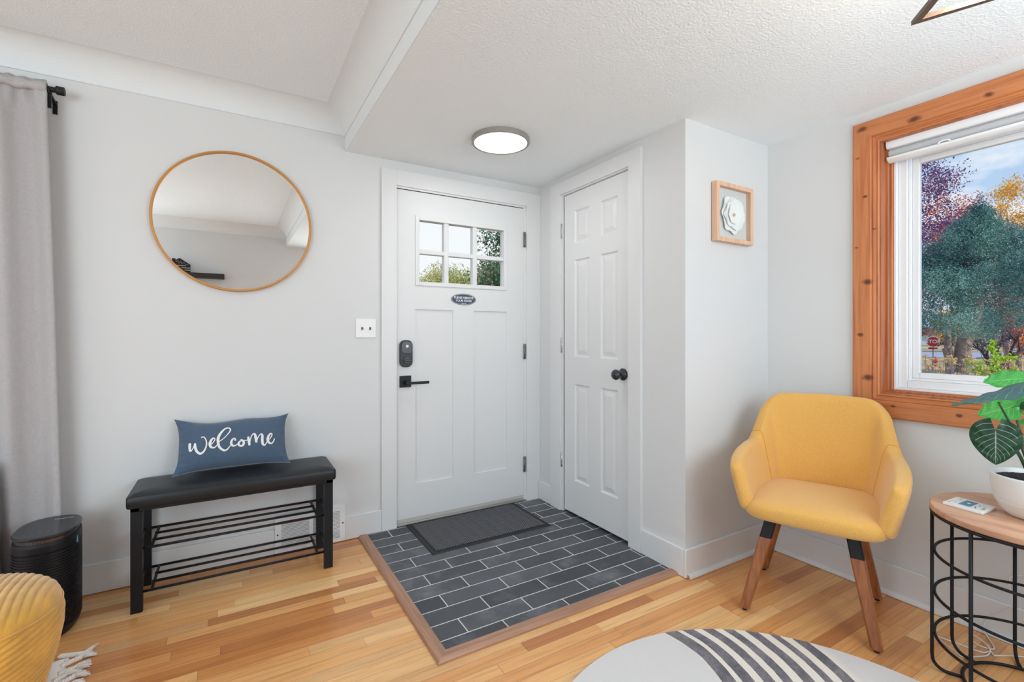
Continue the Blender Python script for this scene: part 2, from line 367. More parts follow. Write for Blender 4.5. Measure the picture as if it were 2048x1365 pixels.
        if smooth or bevel or sub:
            for p in me.polygons: p.use_smooth = True
            if not smooth and bevel:
                try: me.set_sharp_from_angle(angle=math.radians(35))
                except Exception: pass
        return o
def WL(o):
    v = Vector(o.location)
    while o.parent: o = o.parent; v += o.location
    return v
def thing(name, label, cat, loc=(0, 0, 0), group=None, kind=None):
    o = bpy.data.objects.new(name, None); o.empty_display_size = .05; col.objects.link(o); o.location = loc
    o['label'] = label; o['category'] = cat
    if group: o['group'] = group
    if kind: o['kind'] = kind
    return o
def tag(o, label, cat, group=None, kind=None):
    o['label'] = label; o['category'] = cat
    if group: o['group'] = group
    if kind: o['kind'] = kind
    return o
def dup(root, loc, label=None):
    r = root.copy(); col.objects.link(r); r.location = loc
    if label: r['label'] = label
    for ch in list(root.children):
        c = ch.copy(); col.objects.link(c); c.parent = r
        for g in ch.children:
            d = g.copy(); col.objects.link(d); d.parent = c
    return r
def text_geo(body, size, fnmap, bold=0.0, spacing=1.0):
    cu = bpy.data.curves.new('lettering', 'FONT'); cu.body = body; cu.size = size; cu.align_x = 'CENTER'; cu.align_y = 'CENTER'
    cu.offset = bold; cu.space_character = spacing; cu.resolution_u = 3
    ob = bpy.data.objects.new('lettering', cu); col.objects.link(ob)
    dg = bpy.context.evaluated_depsgraph_get(); me = bpy.data.meshes.new_from_object(ob.evaluated_get(dg))
    mb = MB(); mb.add([fnmap(v.co.x, v.co.y) for v in me.vertices], [tuple(p.vertices) for p in me.polygons])
    bpy.data.objects.remove(ob); bpy.data.curves.remove(cu); bpy.data.meshes.remove(me)
    return mb
def smooth_path(pts, k=6, closed=False):
    pts = [Vector(p) for p in pts]; n = len(pts); out = []
    for i in range(n if closed else n - 1):
        if closed: p0, p1, p2, p3 = pts[i - 1], pts[i], pts[(i + 1) % n], pts[(i + 2) % n]
        else: p0, p1, p2, p3 = pts[max(i - 1, 0)], pts[i], pts[i + 1], pts[min(i + 2, n - 1)]
        for j in range(k):
            t = j / k
            out.append(.5 * ((2 * p1) + (p2 - p0) * t + (2 * p0 - 5 * p1 + 4 * p2 - p3) * t * t + (3 * p1 - p0 - 3 * p2 + p3) * t ** 3))
    if not closed: out.append(pts[-1])
    return out
S = 'structure'

# ================================================================== THE SETTING
H = 2.27; HC = 2.362; RC = 0.118; XL = -5.60; YB = -3.51; XD = 0.695; YC = -1.30; XS = -1.355; TOP = 2.60
def struct(name, mb, m, label, cat, parent=None, **k):
    o = mb.build(name, m, parent, **k)
    if parent is None: tag(o, label, cat, kind=S)
    return o
struct('floor', MB().box(XL - .12, XD + .18, YB - .12, .12, -.10, 0), 'floor', 'honey coloured hardwood strip floor across the whole room', 'floor')
CY0_, CY1_ = -.926, -.304
struct('floor_tiles', MB().box(-1.238, 0.0, -1.218, .03, -.02, .012).box(0.0, .10, CY0_, CY1_, -.02, .012), 'tile', 'dark slate tiled floor patch with pale grout in front of the doors', 'tiled floor')
struct('floor_closet', MB().box(.10, XD, YC + .12, 0, .001, .013), 'dark', 'closet floor blackened as shade behind the six panel door', 'floor')  # near-black colour paints the shade in the gap under the door
# walls
DX0, DX1, DH = -1.062, -.134, 2.106
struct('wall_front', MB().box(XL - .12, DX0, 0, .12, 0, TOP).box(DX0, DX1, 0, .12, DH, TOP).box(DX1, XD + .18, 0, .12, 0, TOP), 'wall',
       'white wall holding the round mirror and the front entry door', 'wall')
CY0, CY1, CH = -.928, -.302, 2.134
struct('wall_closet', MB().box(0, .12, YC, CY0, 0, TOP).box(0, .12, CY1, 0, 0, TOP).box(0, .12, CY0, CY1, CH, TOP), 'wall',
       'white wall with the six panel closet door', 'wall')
struct('wall_corner', MB().box(.12, XD, YC, YC + .12, 0, TOP), 'wall', 'short white wall behind the yellow chair with the framed paper flower', 'wall')
WY0, WY1, WZ0, WZ1 = -3.05, -1.845, .922, 2.108
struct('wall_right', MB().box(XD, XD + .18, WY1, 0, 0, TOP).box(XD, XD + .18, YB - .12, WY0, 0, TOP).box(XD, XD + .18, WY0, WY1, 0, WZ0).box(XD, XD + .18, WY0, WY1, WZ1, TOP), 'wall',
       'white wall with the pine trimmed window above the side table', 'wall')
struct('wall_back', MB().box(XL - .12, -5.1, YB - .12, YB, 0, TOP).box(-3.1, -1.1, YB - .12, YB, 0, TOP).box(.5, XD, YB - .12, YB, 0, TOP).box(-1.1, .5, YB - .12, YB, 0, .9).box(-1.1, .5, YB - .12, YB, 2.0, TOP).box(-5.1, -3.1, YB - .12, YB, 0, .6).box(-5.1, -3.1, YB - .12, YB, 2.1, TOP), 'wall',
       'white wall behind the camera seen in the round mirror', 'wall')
struct('wall_left', MB().box(XL - .12, XL, YB, -3.15, 0, TOP).box(XL - .12, XL, -.35, 0, 0, TOP).box(XL - .12, XL, -3.15, -.35, 0, .5).box(XL - .12, XL, -3.15, -.35, 2.2, TOP), 'wall',
       'white far left wall of the living area', 'wall')
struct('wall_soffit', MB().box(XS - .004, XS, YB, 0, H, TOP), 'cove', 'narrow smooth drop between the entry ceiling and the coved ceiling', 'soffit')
# ceilings
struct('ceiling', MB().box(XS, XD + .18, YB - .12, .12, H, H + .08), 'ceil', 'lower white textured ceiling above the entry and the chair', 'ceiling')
xa, xb, ya, yb = XL, XS - .004, YB, 0.0
mb = MB(); rings = []
for i in range(13):
    a = PI / 2 * i / 12; d = RC * (1 - math.cos(a)); z = HC + RC * math.sin(a)
    rings.append([(xa + d, ya + d, z), (xb - d, ya + d, z), (xb - d, yb - d, z), (xa + d, yb - d, z)])
for r0, r1 in zip(rings, rings[1:]):
    for k in range(4): mb.add([r0[k], r0[(k + 1) % 4], r1[(k + 1) % 4], r1[k]], [(0, 1, 2, 3)])
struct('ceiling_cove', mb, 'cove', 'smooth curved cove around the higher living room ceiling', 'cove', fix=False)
zc = HC + RC
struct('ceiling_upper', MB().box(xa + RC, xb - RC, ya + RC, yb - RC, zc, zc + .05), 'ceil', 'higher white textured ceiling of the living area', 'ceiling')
struct('roof', MB().box(XL - .3, XD + .4, YB - 3.0, .4, TOP, TOP + .1), 'wall', 'roof slab with an added unseen overhang blocking sun behind the camera', 'roof')  # overhang stretched out to keep the sun off the added back windows
struct('trim_1', MB().box(xa, xb, -.004, 0, HC - .004, HC).box(xb - .004, xb, ya, 0, HC - .004, HC).box(xa, xb, ya, ya + .004, HC - .004, HC).box(xa, xa + .004, ya, 0, HC - .004, HC), 'trim',
       'thin line of trim where the walls meet the coved ceiling', 'trim')
# baseboards
BT, BH = .016, .142
def baseb(name, boxes, label):
    mb = MB()
    for b in boxes: mb.box(*b)
    return struct(name, mb, 'trim', label, 'baseboard', bevel=.004)
baseb('baseboard_front', [(XL, -1.729, -BT, 0, .003, BH), (-1.362, -1.149, -BT, 0, .003, BH)], 'white baseboard along the wall under the mirror')
baseb('baseboard_closet', [(-BT, 0, -.175, -.02, .012, BH), (-BT, 0, YC, -1.016, .003, BH)], 'white baseboard on the closet door wall')
baseb('baseboard_corner', [(-BT, XD, YC - BT, YC, .003, BH)], 'white baseboard behind the yellow chair')
baseb('baseboard_right', [(XD - BT, XD, YB, YC - BT, .004, BH)], 'white baseboard under the window')
baseb('baseboard_back', [(XL, XD, YB, YB + BT, .004, BH)], 'white baseboard of the wall behind the camera')
baseb('baseboard_left', [(XL, XL + BT, YB, 0, .004, BH)], 'white baseboard of the far left wall')
q = [(0, 0), (.017, 0)] + [(.017 * math.cos(a * PI / 16), .019 * math.sin(a * PI / 16)) for a in range(1, 8)] + [(0, .019)]
mb = MB(); mb.prism([(YC - BT - a, b + .002) for a, b in q], -.004, XD - BT, 'x'); 
struct('trim_2', mb, 'trim', 'white quarter round shoe moulding with raw sawn end at the corner', 'trim', smooth=False)
mb = MB(); mb.prism([(XD - BT - a, b + .002) for a, b in q], YB, YC - BT, 'y')
struct('trim_3', mb, 'trim', 'white quarter round shoe moulding under the window', 'trim')
struct('trim_4', MB().prism([(YC - BT - a * .97, .002 + b * .97) for a, b in q], -.0055, -.0041, 'x'), 'oak_y', 'bare wood end of the shoe moulding', 'trim')
# oak edging of the tiled patch (mitred, rounded)
def edging(pts_in, pts_out, z0=0.0, z1=.017):
    mb = MB(); pr = [(0, 0), (0, .75), (.12, .95), (.3, 1.0), (.7, 1.0), (.9, .8), (1, .45), (1, 0)]
    ends = []
    for (i, o) in zip(pts_in, pts_out):
        ends.append([(i[0] + (o[0] - i[0]) * t, i[1] + (o[1] - i[1]) * t, z0 + (z1 - z0) * h) for t, h in pr])
    n = len(pr); mb.add(ends[0] + ends[1], [(k, (k + 1) % n, n + (k + 1) % n, n + k) for k in range(n)] + [tuple(range(n)), tuple(range(n, 2 * n))]); return mb
struct('trim_5', edging([(-1.236, -.018), (-1.236, -1.216)], [(-1.286, -.018), (-1.286, -1.270)]), 'oak_y', 'greyish oak edging strip along the left side of the tiles', 'trim')
struct('trim_6', edging([(-1.236, -1.216), (-.004, -1.216)], [(-1.286, -1.270), (-.017, -1.270)]), 'oak_x', 'greyish oak edging strip along the front of the tiles', 'trim')

# ---- door casings
CT = .019
struct('trim_7', MB().box(-1.150, DX0 + .004, -CT, 0, .012, DH + .108).box(DX1 + .022, -.0, -CT, 0, .012, DH + .108).box(DX0 + .004, DX1 + .022, -CT, 0, DH + .012, DH + .108), 'trim',
       'white flat casing around the front entry door', 'trim', bevel=.0008)
struct('trim_8', MB().box(DX1 + .003, DX1 + .024, -.004, .11, .012, DH + .01).box(DX0 - .0, DX0 + .004, .0, .11, .012, DH).box(DX0, DX1 + .02, -.008, .11, DH, DH + .014), 'trim',
       'white jamb of the front entry door', 'trim')
struct('trim_9', MB().box(-CT, 0, -1.018, CY0 + .002, .012, CH + .095).box(-CT, 0, CY1 + .018, -.176, .012, CH + .095).box(-CT, 0, CY0 + .002, CY1 + .018, CH + .010, CH + .095), 'trim',
       'white flat casing around the closet door', 'trim', bevel=.0008)
struct('trim_10', MB().box(-.006, .11, CY1 + .003, CY1 + .02, .012, CH + .01).box(-.008, .11, CY0, CY1 + .02, CH + .002, CH + .012), 'trim', 'white jamb of the closet door', 'trim')

# ---- panelled door leaf : P(a, b, d) maps width, height, depth-into-door to the place
def panel_face(P, a0, a1, b0, b1, rects, steps):
    mb = MB(); A = sorted({a0, a1} | {r[0] for r in rects} | {r[1] for r in rects}); B = sorted({b0, b1} | {r[2] for r in rects} | {r[3] for r in rects})
    for i in range(len(A) - 1):
        for j in range(len(B) - 1):
            ca, cb = (A[i] + A[i + 1]) / 2, (B[j] + B[j + 1]) / 2
            if any(r[0] < ca < r[1] and r[2] < cb < r[3] for r in rects): continue
            mb.add([P(A[i], B[j], 0), P(A[i + 1], B[j], 0), P(A[i + 1], B[j + 1], 0), P(A[i], B[j + 1], 0)], [(0, 1, 2, 3)])
    for r in rects:
        st = steps(r); prev = (0, 0)
        for ins, dep in st:
            q0 = [(r[0] + prev[0], r[2] + prev[0]), (r[1] - prev[0], r[2] + prev[0]), (r[1] - prev[0], r[3] - prev[0]), (r[0] + prev[0], r[3] - prev[0])]
            q1 = [(r[0] + ins, r[2] + ins), (r[1] - ins, r[2] + ins), (r[1] - ins, r[3] - ins), (r[0] + ins, r[3] - ins)]
            for k in range(4):
                a, b, c, d = q0[k], q0[(k + 1) % 4], q1[(k + 1) % 4], q1[k]
                mb.add([P(*a, prev[1]), P(*b, prev[1]), P(*c, dep), P(*d, dep)], [(0, 1, 2, 3)])
            prev = (ins, dep)
        if st[-1][1] < .03:
            i, dep = prev; mb.add([P(r[0] + i, r[2] + i, dep), P(r[1] - i, r[2] + i, dep), P(r[1] - i, r[3] - i, dep), P(r[0] + i, r[3] - i, dep)], [(0, 1, 2, 3)])
    return mb

# ---- front door
d1 = thing('door_1', 'white entry door with six small panes, two tall panels and black lock', 'door', (-.598, 0.0, 0), kind=S)
PA = lambda a, b, d: (a, d, b)
def stA(r):
    if r[3] > 1.4: return [(0, .006), (.0, .045)]
    return [(.0015, .008)]
LA = [(-.932, -.676, .262, 1.360), (-.527, -.270, .262, 1.360), (-.932, -.270, 1.512, 1.950)]
mb = panel_face(PA, DX0 + .004, DX1, .052, DH - .004, LA, lambda r: [(.0, .045)] if r[3] > 1.4 else [(.002, .009)])
x0, x1, z0, z1 = DX0 + .004, DX1, .052, DH - .004
mb.add([(x0, 0, z0), (x0, .045, z0), (x0, .045, z1), (x0, 0, z1)], [(0, 1, 2, 3)]).add([(x1, 0, z0), (x1, .045, z0), (x1, .045, z1), (x1, 0, z1)], [(0, 1, 2, 3)])
mb.add([(x0, 0, z0), (x1, 0, z0), (x1, .045, z0), (x0, .045, z0)], [(0, 1, 2, 3)]).add([(x0, 0, z1), (x1, 0, z1), (x1, .045, z1), (x0, .045, z1)], [(0, 1, 2, 3)])
mb.box(x0, -.932, .040, .045, z0, z1).box(-.270, x1, .040, .045, z0, z1).box(-.932, -.270, .040, .045, z0, 1.512).box(-.932, -.270, .040, .045, 1.950, z1)
mb.build('door_leaf', 'door', d1, fix=True)
lite = MB()
def ringbox(mb, x0, x1, z0, z1, w, y0, y1):
    mb.box(x0, x0 + w, y0, y1, z0, z1).box(x1 - w, x1, y0, y1, z0, z1).box(x0 + w, x1 - w, y0, y1, z0, z0 + w).box(x0 + w, x1 - w, y0, y1, z1 - w, z1)
ringbox(lite, -.934, -.268, 1.510, 1.952, .026, -.007, .050)
fr = lite.build('window_frame', 'door', d1, bevel=.0015)
mu = MB().box(-.738, -.706, .002, .045, 1.53, 1.93).box(-.531, -.499, .002, .045, 1.53, 1.93).box(-.91, -.29, .003, .044, 1.713, 1.741)
mu.build('muntins', 'door', fr, bevel=.004)
MB().box(-.908, -.294, .024, .028, 1.536, 1.926).build('glass_pane', 'glass', fr)
MB().box(x0 + .002, x1, .001, .040, .031, .053).build('door_sweep', mat('grey_door_sweep', (.52, .50, .47), .5), d1)
# hinges
def hinge_mb(x, y, z, h=.098, ax='x'):
    mb = MB().cyl((x, y, z - h / 2), (x, y, z + h / 2), .0065, 10)
    for k in (-1, 0, 1): mb.cyl((x, y, z + k * h * .33 - .002), (x, y, z + k * h * .33 + .002), .0075, 10)
    if ax == 'x': mb.box(x - .001, x + .014, y + .003, y + .005, z - h / 2, z + h / 2)
    else: mb.box(x + .003, x + .005, y, y + .014, z - h / 2, z + h / 2)
    return mb
for zz in (1.879, 1.080, .273):
    o = hinge_mb(-.130, -.010, zz, .108).build('hinge', mat('dull_grey_hinge', (.22, .21, .20), .4, .7), d1, smooth=True)
# deadbolt with keypad turn
def rrect(x0, x1, z0, z1, r, n=6):
    pts = []
    for cx, cz, a0 in ((x1 - r, z1 - r, 0), (x0 + r, z1 - r, 90), (x0 + r, z0 + r, 180), (x1 - r, z0 + r, 270)):
        for k in range(n + 1):
            a = math.radians(a0 + 90 * k / n); pts.append((cx + r * math.cos(a), cz + r * math.sin(a)))
    return pts
M['lock'] = mat('matte_black_lock', (0.020, 0.024, 0.030), 0.4)
lk = MB().prism(rrect(-1.038, -.958, .998, 1.166, .033), -.024, 0, 'y').build('deadbolt_lock', 'lock', d1, bevel=.006, seg=3)
MB().prism(rrect(-1.030, -.964, 1.082, 1.156, .020), -.028, -.023, 'y').build('battery_cover', 'black_gloss', lk, bevel=.002)
MB().cyl((-.995, -.0275, 1.128), (-.995, -.0295, 1.128), .0085, 20).build('logo_disc', 'ink', lk, smooth=False)
tt = MB().cyl((-.996, -.022, 1.040), (-.996, -.030, 1.040), .026, 28); tt.box(-1.018, -.974, -.043, -.029, 1.033, 1.047)
tt.build('thumb_turn', 'black_gloss', lk, bevel=.003)
hd = MB().box(-1.036, -.964, -.010, 0, .872, .944).build('handle_rose', 'black_plastic', d1, bevel=.0015)
hv = MB().cyl((-.998, -.008, .904), (-.998, -.052, .904), .013, 20); hv.box(-1.008, -.862, -.060, -.046, .893, .909)
hv.build('lever_handle', 'black_plastic', hd, bevel=.003)
# threshold
struct('door_sill', MB().box(DX0 + .003, DX1 + .02, -.004, .12, .012, .022).box(DX0 + .003, DX1 + .02, .0, .10, .022, .030), 'alu', 'grey metal threshold below the front door', 'threshold', bevel=.002)

# ---- closet door
d2 = thing('door_2', 'white six panel closet door with round black knob', 'door', (0.0, -.615, 0), kind=S)
PB = lambda a, b, d: (d + .002, -a, b)
cols_ = [(.418, .568), (.672, .822)]; rows_ = [(.243, .876), (1.054, 1.690), (1.796, 2.012)]
rects = [(a, b, c, d) for a, b in cols_ for c, d in rows_]
mb = panel_face(PB, .305, .925, .028, CH - .003, rects, lambda r: [(.010, .009), (.018, .009), (.044, .002)])
mb.box(.030, .037, -.925, -.305, .028, CH - .003).box(.002, .030, -.309, -.305, .028, CH - .003).box(.002, .030, -.925, -.921, .028, CH - .003).box(.003, .030, -.925, -.305, .028, .030)
mb.build('door_leaf', 'door', d2)
for zz in (1.900, 1.128, .357): hinge_mb(-.006, -.291, zz, .100, 'y').build('hinge', 'chrome', d2, smooth=True)
kn = MB().lathe([(.0, .002), (.034, .002), (.035, -.004), (.030, -.010), (.016, -.013), (.012, -.018), (.012, -.034), (.020, -.040), (.029, -.050), (.030, -.060), (.024, -.070), (.010, -.075), (0, -.0755)], (0, -.868, .972), 32, 'x', cap=False)
kn.build('door_knob', 'black_gloss', d2, smooth=True)

# ---- right window : pine casing, jamb, vinyl unit, glass
w1 = thing('window_1', 'large white vinyl window with orange pine casing above the plant', 'window', (XD, (WY0 + WY1) / 2, WZ0), kind=S)
def casing_profile(t): return t
cw = .108
def mitred(mb, P, a0, a1, b0, b1, w, prof, sides='LRTB'):
    """picture frame moulding; inner rect a0..a1, b0..b1; prof list of (t 0..1 from inner edge, depth)"""
    Q = lambda t: [(a0 - w * t, b0 - w * t), (a1 + w * t, b0 - w * t), (a1 + w * t, b1 + w * t), (a0 - w * t, b1 + w * t)]
    idx = {'B': (0, 1), 'R': (1, 2), 'T': (2, 3), 'L': (3, 0)}
    for s_ in sides:
        i, j = idx[s_]; vs = []
        for t, d in prof: q = Q(t); vs += [P(*q[i], d), P(*q[j], d)]
        mb.add(vs, [(2 * k, 2 * k + 1, 2 * k + 3, 2 * k + 2) for k in range(len(prof) - 1)])
PW = lambda a, b, d: (XD - d, a, b)
prof = [(0, 0), (0, .010), (.05, .014), (.08, .011), (.14, .011), (.17, .015), (.24, .015), (.27, .012), (.32, .020), (.95, .022), (1, .019), (1, 0)]
mb = MB(); mitred(mb, PW, WY0, WY1, WZ0, WZ1, cw, prof, 'LR'); mb.build('casing_upright', 'pine_v', w1, fix=True)
mb = MB(); mitred(mb, PW, WY0, WY1, WZ0, WZ1, cw, prof, 'TB'); mb.build('casing_rail', 'pine_h', w1, fix=True)
XV = .782                                   # face of the vinyl unit
mb = MB(); ja = lambda x0, x1, i0, i1: mb.box(x0, x1, WY1 - i1, WY1 - i0 + .004, WZ0, WZ1).box(x0, x1, WY0 + i0 - .004, WY0 + i1, WZ0, WZ1).box(x0, x1, WY0 + i1, WY1 - i1, WZ0 - .004, WZ0 + i1).box(x0, x1, WY0 + i1, WY1 - i1, WZ1 - i1, WZ1 + .004)
ja(XD - .008, XV + .09, 0, .006); ja(.735, .752, .006, .014); mb.build('jamb', 'pine_dark', w1, bevel=.001)
mb = MB(); ja(XV - .016, XV + .02, .006, .018); mb.build('stop_moulding', 'pine_v', w1, bevel=.002)
a0, a1, b0, b1 = WY0 + .018, WY1 - .018, WZ0 + .016, WZ1 - .026
PV = lambda a, b, d: (XV + d, a, b)
def vring(x0, x1, i0, i1, name, parent):
    m_ = MB()
    m_.box(x0, x1, a0 + i0, a0 + i1, b0 + i0, b1 - i0).box(x0, x1, a1 - i1, a1 - i0, b0 + i0, b1 - i0).box(x0, x1, a0 + i1, a1 - i1, b0 + i0, b0 + i1).box(x0, x1, a0 + i1, a1 - i1, b1 - i1, b1 - i0)
    return m_.build(name, 'vinyl', parent, bevel=.003)
vf = vring(XV, XV + .07, 0, .012, 'window_frame', w1)
vring(XV + .018, XV + .07, .012, .046, 'frame_step', vf)
vs_ = vring(XV + .032, XV + .075, .046, .058, 'sash', w1)
vring(XV + .042, XV + .072, .058, .084, 'sash_bead', vs_)
MB().box(XV + .055, XV + .060, a0 + .078, a1 - .078, b0 + .078, b1 - .078).build('glass_pane', 'glass', w1)

# ---- unseen windows, added to frame the fill lights
def plain_window(name, label, x0, x1, y0, y1, z0, z1, axis):
    r = thing(name, label, 'window', ((x0 + x1) / 2, (y0 + y1) / 2, z0), kind=S); mb = MB(); w = .06
    if axis == 'x':
        mb.box(x0, x1, y0, y0 + w, z0, z1).box(x0, x1, y1 - w, y1, z0, z1).box(x0, x1, y0 + w, y1 - w, z0, z0 + w).box(x0, x1, y0 + w, y1 - w, z1 - w, z1)
    else:
        mb.box(x0, x0 + w, y0, y1, z0, z1).box(x1 - w, x1, y0, y1, z0, z1).box(x0 + w, x1 - w, y0, y1, z0, z0 + w).box(x0 + w, x1 - w, y0, y1, z1 - w, z1)
    mb.build('window_frame', 'trim', r, bevel=.003)
plain_window('added_window_2', 'added wide white framed window for fill light in the far left wall', XL - .12, XL, -3.15, -.35, .5, 2.2, 'x')
plain_window('added_window_4', 'added smaller white framed window for fill light right behind the camera', -1.1, .5, YB - .12, YB, .9, 2.0, 'y')
plain_window('added_window_3', 'added white framed window for fill light in the wall behind the camera', -5.1, -3.1, YB - .12, YB, .6, 2.1, 'y')

# ================================================================== THINGS ON THE WALLS
# round mirror
mc = Vector((-1.909, 0, 1.788)); mr_ = .3635
t = thing('round_mirror', 'large round wall mirror with a thin gold frame above the bench', 'mirror', (mc.x, 0, mc.z))
MB().lathe([(mr_ - .011, -.014), (mr_ - .011, -.024), (mr_ - .009, -.027), (mr_ - .002, -.027), (mr_, -.025), (mr_, 0), (mr_ - .011, 0)], (mc.x, 0, mc.z), 128, 'y', cap=False).build('mirror_frame', 'gold', t, smooth=False)
MB().cyl((mc.x, -.016, mc.z), (mc.x, -.006, mc.z), mr_ - .0105, 128).build('mirror_glass', 'mirror', t)
# switch plate
t = thing('light_switch', 'white double toggle light switch plate left of the front door', 'switch', (-1.24, 0, 1.238))
MB().box(-1.300, -1.181, -.006, 0, 1.181, 1.295).build('face_plate', 'plastic_white', t, bevel=.003, seg=3)
for x in (-1.263, -1.217):
    g_ = MB().box(x - .006, x + .006, -.0075, -.005, 1.224, 1.252).build('toggle_slot', 'vent_white', t)
    MB().add([(x - .0045, -.006, 1.232), (x + .0045, -.006, 1.232), (x + .0045, -.006, 1.246), (x - .0045, -.006, 1.246), (x - .004, -.017, 1.228), (x + .004, -.017, 1.228), (x + .004, -.016, 1.236), (x - .004, -.016, 1.236)],
             [(0, 1, 2, 3), (4, 5, 6, 7), (0, 1, 5, 4), (1, 2, 6, 5), (2, 3, 7, 6), (3, 0, 4, 7)]).build('toggle', 'bronze', g_)
for x in (-1.263, -1.217):
    for z in (1.205, 1.271): MB().cyl((x, -.0055, z), (x, -.0072, z), .003, 10).build('screw', 'vent_white', t)
# return air grille behind the bench
t = thing('wall_vent', 'white slotted air vent in the baseboard behind the bench', 'vent', (-1.545, 0, 0))
mb = MB(); x0, x1, z0, z1 = -1.729, -1.362, .006, .212
xs = [(-1.697, -1.556), (-1.536, -1.392)]; ns = 20; zb0, zb1 = .030, .186; yv = -.019
sl = [(zb0 + (zb1 - zb0) * k / ns, zb0 + (zb1 - zb0) * (k + .42) / ns) for k in range(ns)]
mb.box(x0, xs[0][0], yv, 0, z0, z1).box(xs[0][1], xs[1][0], yv, 0, z0, z1).box(xs[1][1], x1, yv, 0, z0, z1)
for a, b in xs:
    mb.box(a, b, yv, 0, z0, zb0).box(a, b, yv, 0, zb1, z1)
    for k in range(ns): mb.box(a, b, yv, -.004, sl[k][1], zb0 + (zb1 - zb0) * (k + 1) / ns)
mb.build('grille', 'vent_white', t)
MB().box(-1.70, -1.39, -.006, -.001, .028, .188).build('duct_backing', mat('grey_duct', (.22, .23, .25), .8), t)
for x in (-1.715, -1.376): MB().cyl((x, yv, .110), (x, yv - .002, .110), .0045, 12).build('screw', 'bronze', t)
# oval sign on the door
t = thing('door_sign', 'small navy oval please remove your shoes sign on the front door', 'sign', (-.600, -.0005, 1.434))
ell = [(-.600 + .0905 * math.cos(2 * PI * k / 64), 1.434 + .0385 * math.sin(2 * PI * k / 64)) for k in range(64)]
MB().prism(ell, -.0015, -.0002, 'y').build('oval_plate', 'sticker_blue', t)
e2 = MB(); 
for k in range(64):
    a, b = 2 * PI * k / 64, 2 * PI * (k + 1) / 64
    e2.add([(-.600 + r1 * math.cos(q), -.0018, 1.434 + r2 * math.sin(q)) for q, r1, r2 in ((a, .0865, .0352), (b, .0865, .0352), (b, .0848, .0335), (a, .0848, .0335))], [(0, 1, 2, 3)])
e2.build('border_line', 'ink', t)
for txt, zz, s_ in (('PLEASE REMOVE', 1.4445, .0195), ('YOUR SHOES', 1.4245, .0195), ('- THANK YOU -', 1.4075, .0060)):
    text_geo(txt, s_, lambda x, y: (-.600 + x, -.0022, zz + y), bold=.0004).build('lettering', 'ink', t, fix=False)
# shadow box with paper flower
t = thing('shadow_box_frame', 'pale wood shadow box holding a white paper flower', 'picture frame', (.35, YC, 1.835))
fx0, fx1, fz0, fz1 = .197, .503, 1.682, 1.988
mb = MB(); ringbox(mb, fx0, fx1, fz0, fz1, .022, YC - .036, YC - .004); mb.build('frame', 'frame_wood', t, bevel=.001)
MB().box(fx0 + .004, fx1 - .004, YC - .004, YC, fz0 + .004, fz1 - .004).build('back_board', 'dark', t)
MB().box(fx0 + .02, fx1 - .02, YC - .008, YC - .0045, fz0 + .02, fz1 - .02).build('backing_paper', 'backing', t)
MB().box(fx0 + .0215, fx1 - .0215, YC - .032, YC - .030, fz0 + .0215, fz1 - .0215).build('glass_pane', 'glass', t)
fc = Vector((.352, YC - .009, 1.832)); mb = MB(); rr = random.Random(3)
for ring, (n, L, w, lift) in enumerate(((8, .094, .100, .004), (7, .076, .085, .008), (6, .050, .060, .012))):
    for k in range(n):
        a = 2 * PI * (k + .5 * (ring % 2)) / n + rr.uniform(-.12, .12); L_ = L * rr.uniform(.9, 1.08); nu, nv = 7, 6
        def pf(u, v, a=a, L_=L_, w=w, lift=lift):
            s_ = (u - .5) * 2; r = v * L_; ww = w * math.sin(PI * (.10 + .78 * v)) ; e = L_ * .10 * (1 - s_ * s_) * v
            px, pz = (r + e) * math.cos(a) - s_ * ww * .62 * math.sin(a), (r + e) * math.sin(a) + s_ * ww * .62 * math.cos(a)
            dep = lift + .006 * v * v + .004 * s_ * s_ * v + .0018 * math.sin(9 * s_ + a * 3) * v
            return (fc.x + px, fc.y - min(dep, .0195), fc.z + pz)
        mb.grid(pf, nu, nv)
fl = mb.build('paper_flower', 'paper', t, smooth=True, fix=False)
MB().cyl(fc + Vector((0, -.0165, 0)), fc + Vector((0, -.0185, 0)), .0085, 20).build('flower_centre', 'frame_wood', fl)
# floating shelf with house shaped sign (seen in the mirror)
MB().box(-3.02, -2.000, YB, YB + .105, 1.832, 1.884)
t = tag(MB().box(-3.02, -2.000, YB, YB + .105, 1.830, 1.884).build('floating_shelf', mat('black_brown_shelf', (.022, .017, .015), .5), None, bevel=.002), 'black wall shelf seen low in the round mirror', 'shelf')
t = thing('house_sign', 'black house shaped sign seen in the round mirror', 'sign', (-2.42, YB + .05, 1.884))
hp = [(-2.535, 1.884), (-2.318, 1.884), (-2.318, 1.966), (-2.415, 2.034), (-2.452, 2.010), (-2.452, 2.026), (-2.484, 2.026), (-2.484, 1.990), (-2.535, 1.955)]
MB().prism(hp, YB + .085, YB + .095, 'y').build('house_board', 'black_plastic', t)
mb = MB(); mb.tube(smooth_path([(-2.45, YB + .0965, 1.985), (-2.43, YB + .0965, 2.005), (-2.42, YB + .0965, 1.975), (-2.405, YB + .0965, 2.0), (-2.395, YB + .0965, 1.97), (-2.375, YB + .0965, 1.99), (-2.36, YB + .0965, 1.965), (-2.335, YB + .0965, 1.968)], 4), .0012, 5); mb.build('line_drawing', 'frame_wood', t)
mb = MB()
for (zz, a, b) in ((1.948, -2.44, -2.36), (1.925, -2.40, -2.325), (1.902, -2.37, -2.325)):
    x = a
    while x < b: mb.box(x, x + .005, YB + .095, YB + .0965, zz, zz + .007); x += .0075
mb.build('lettering', 'ink', t)
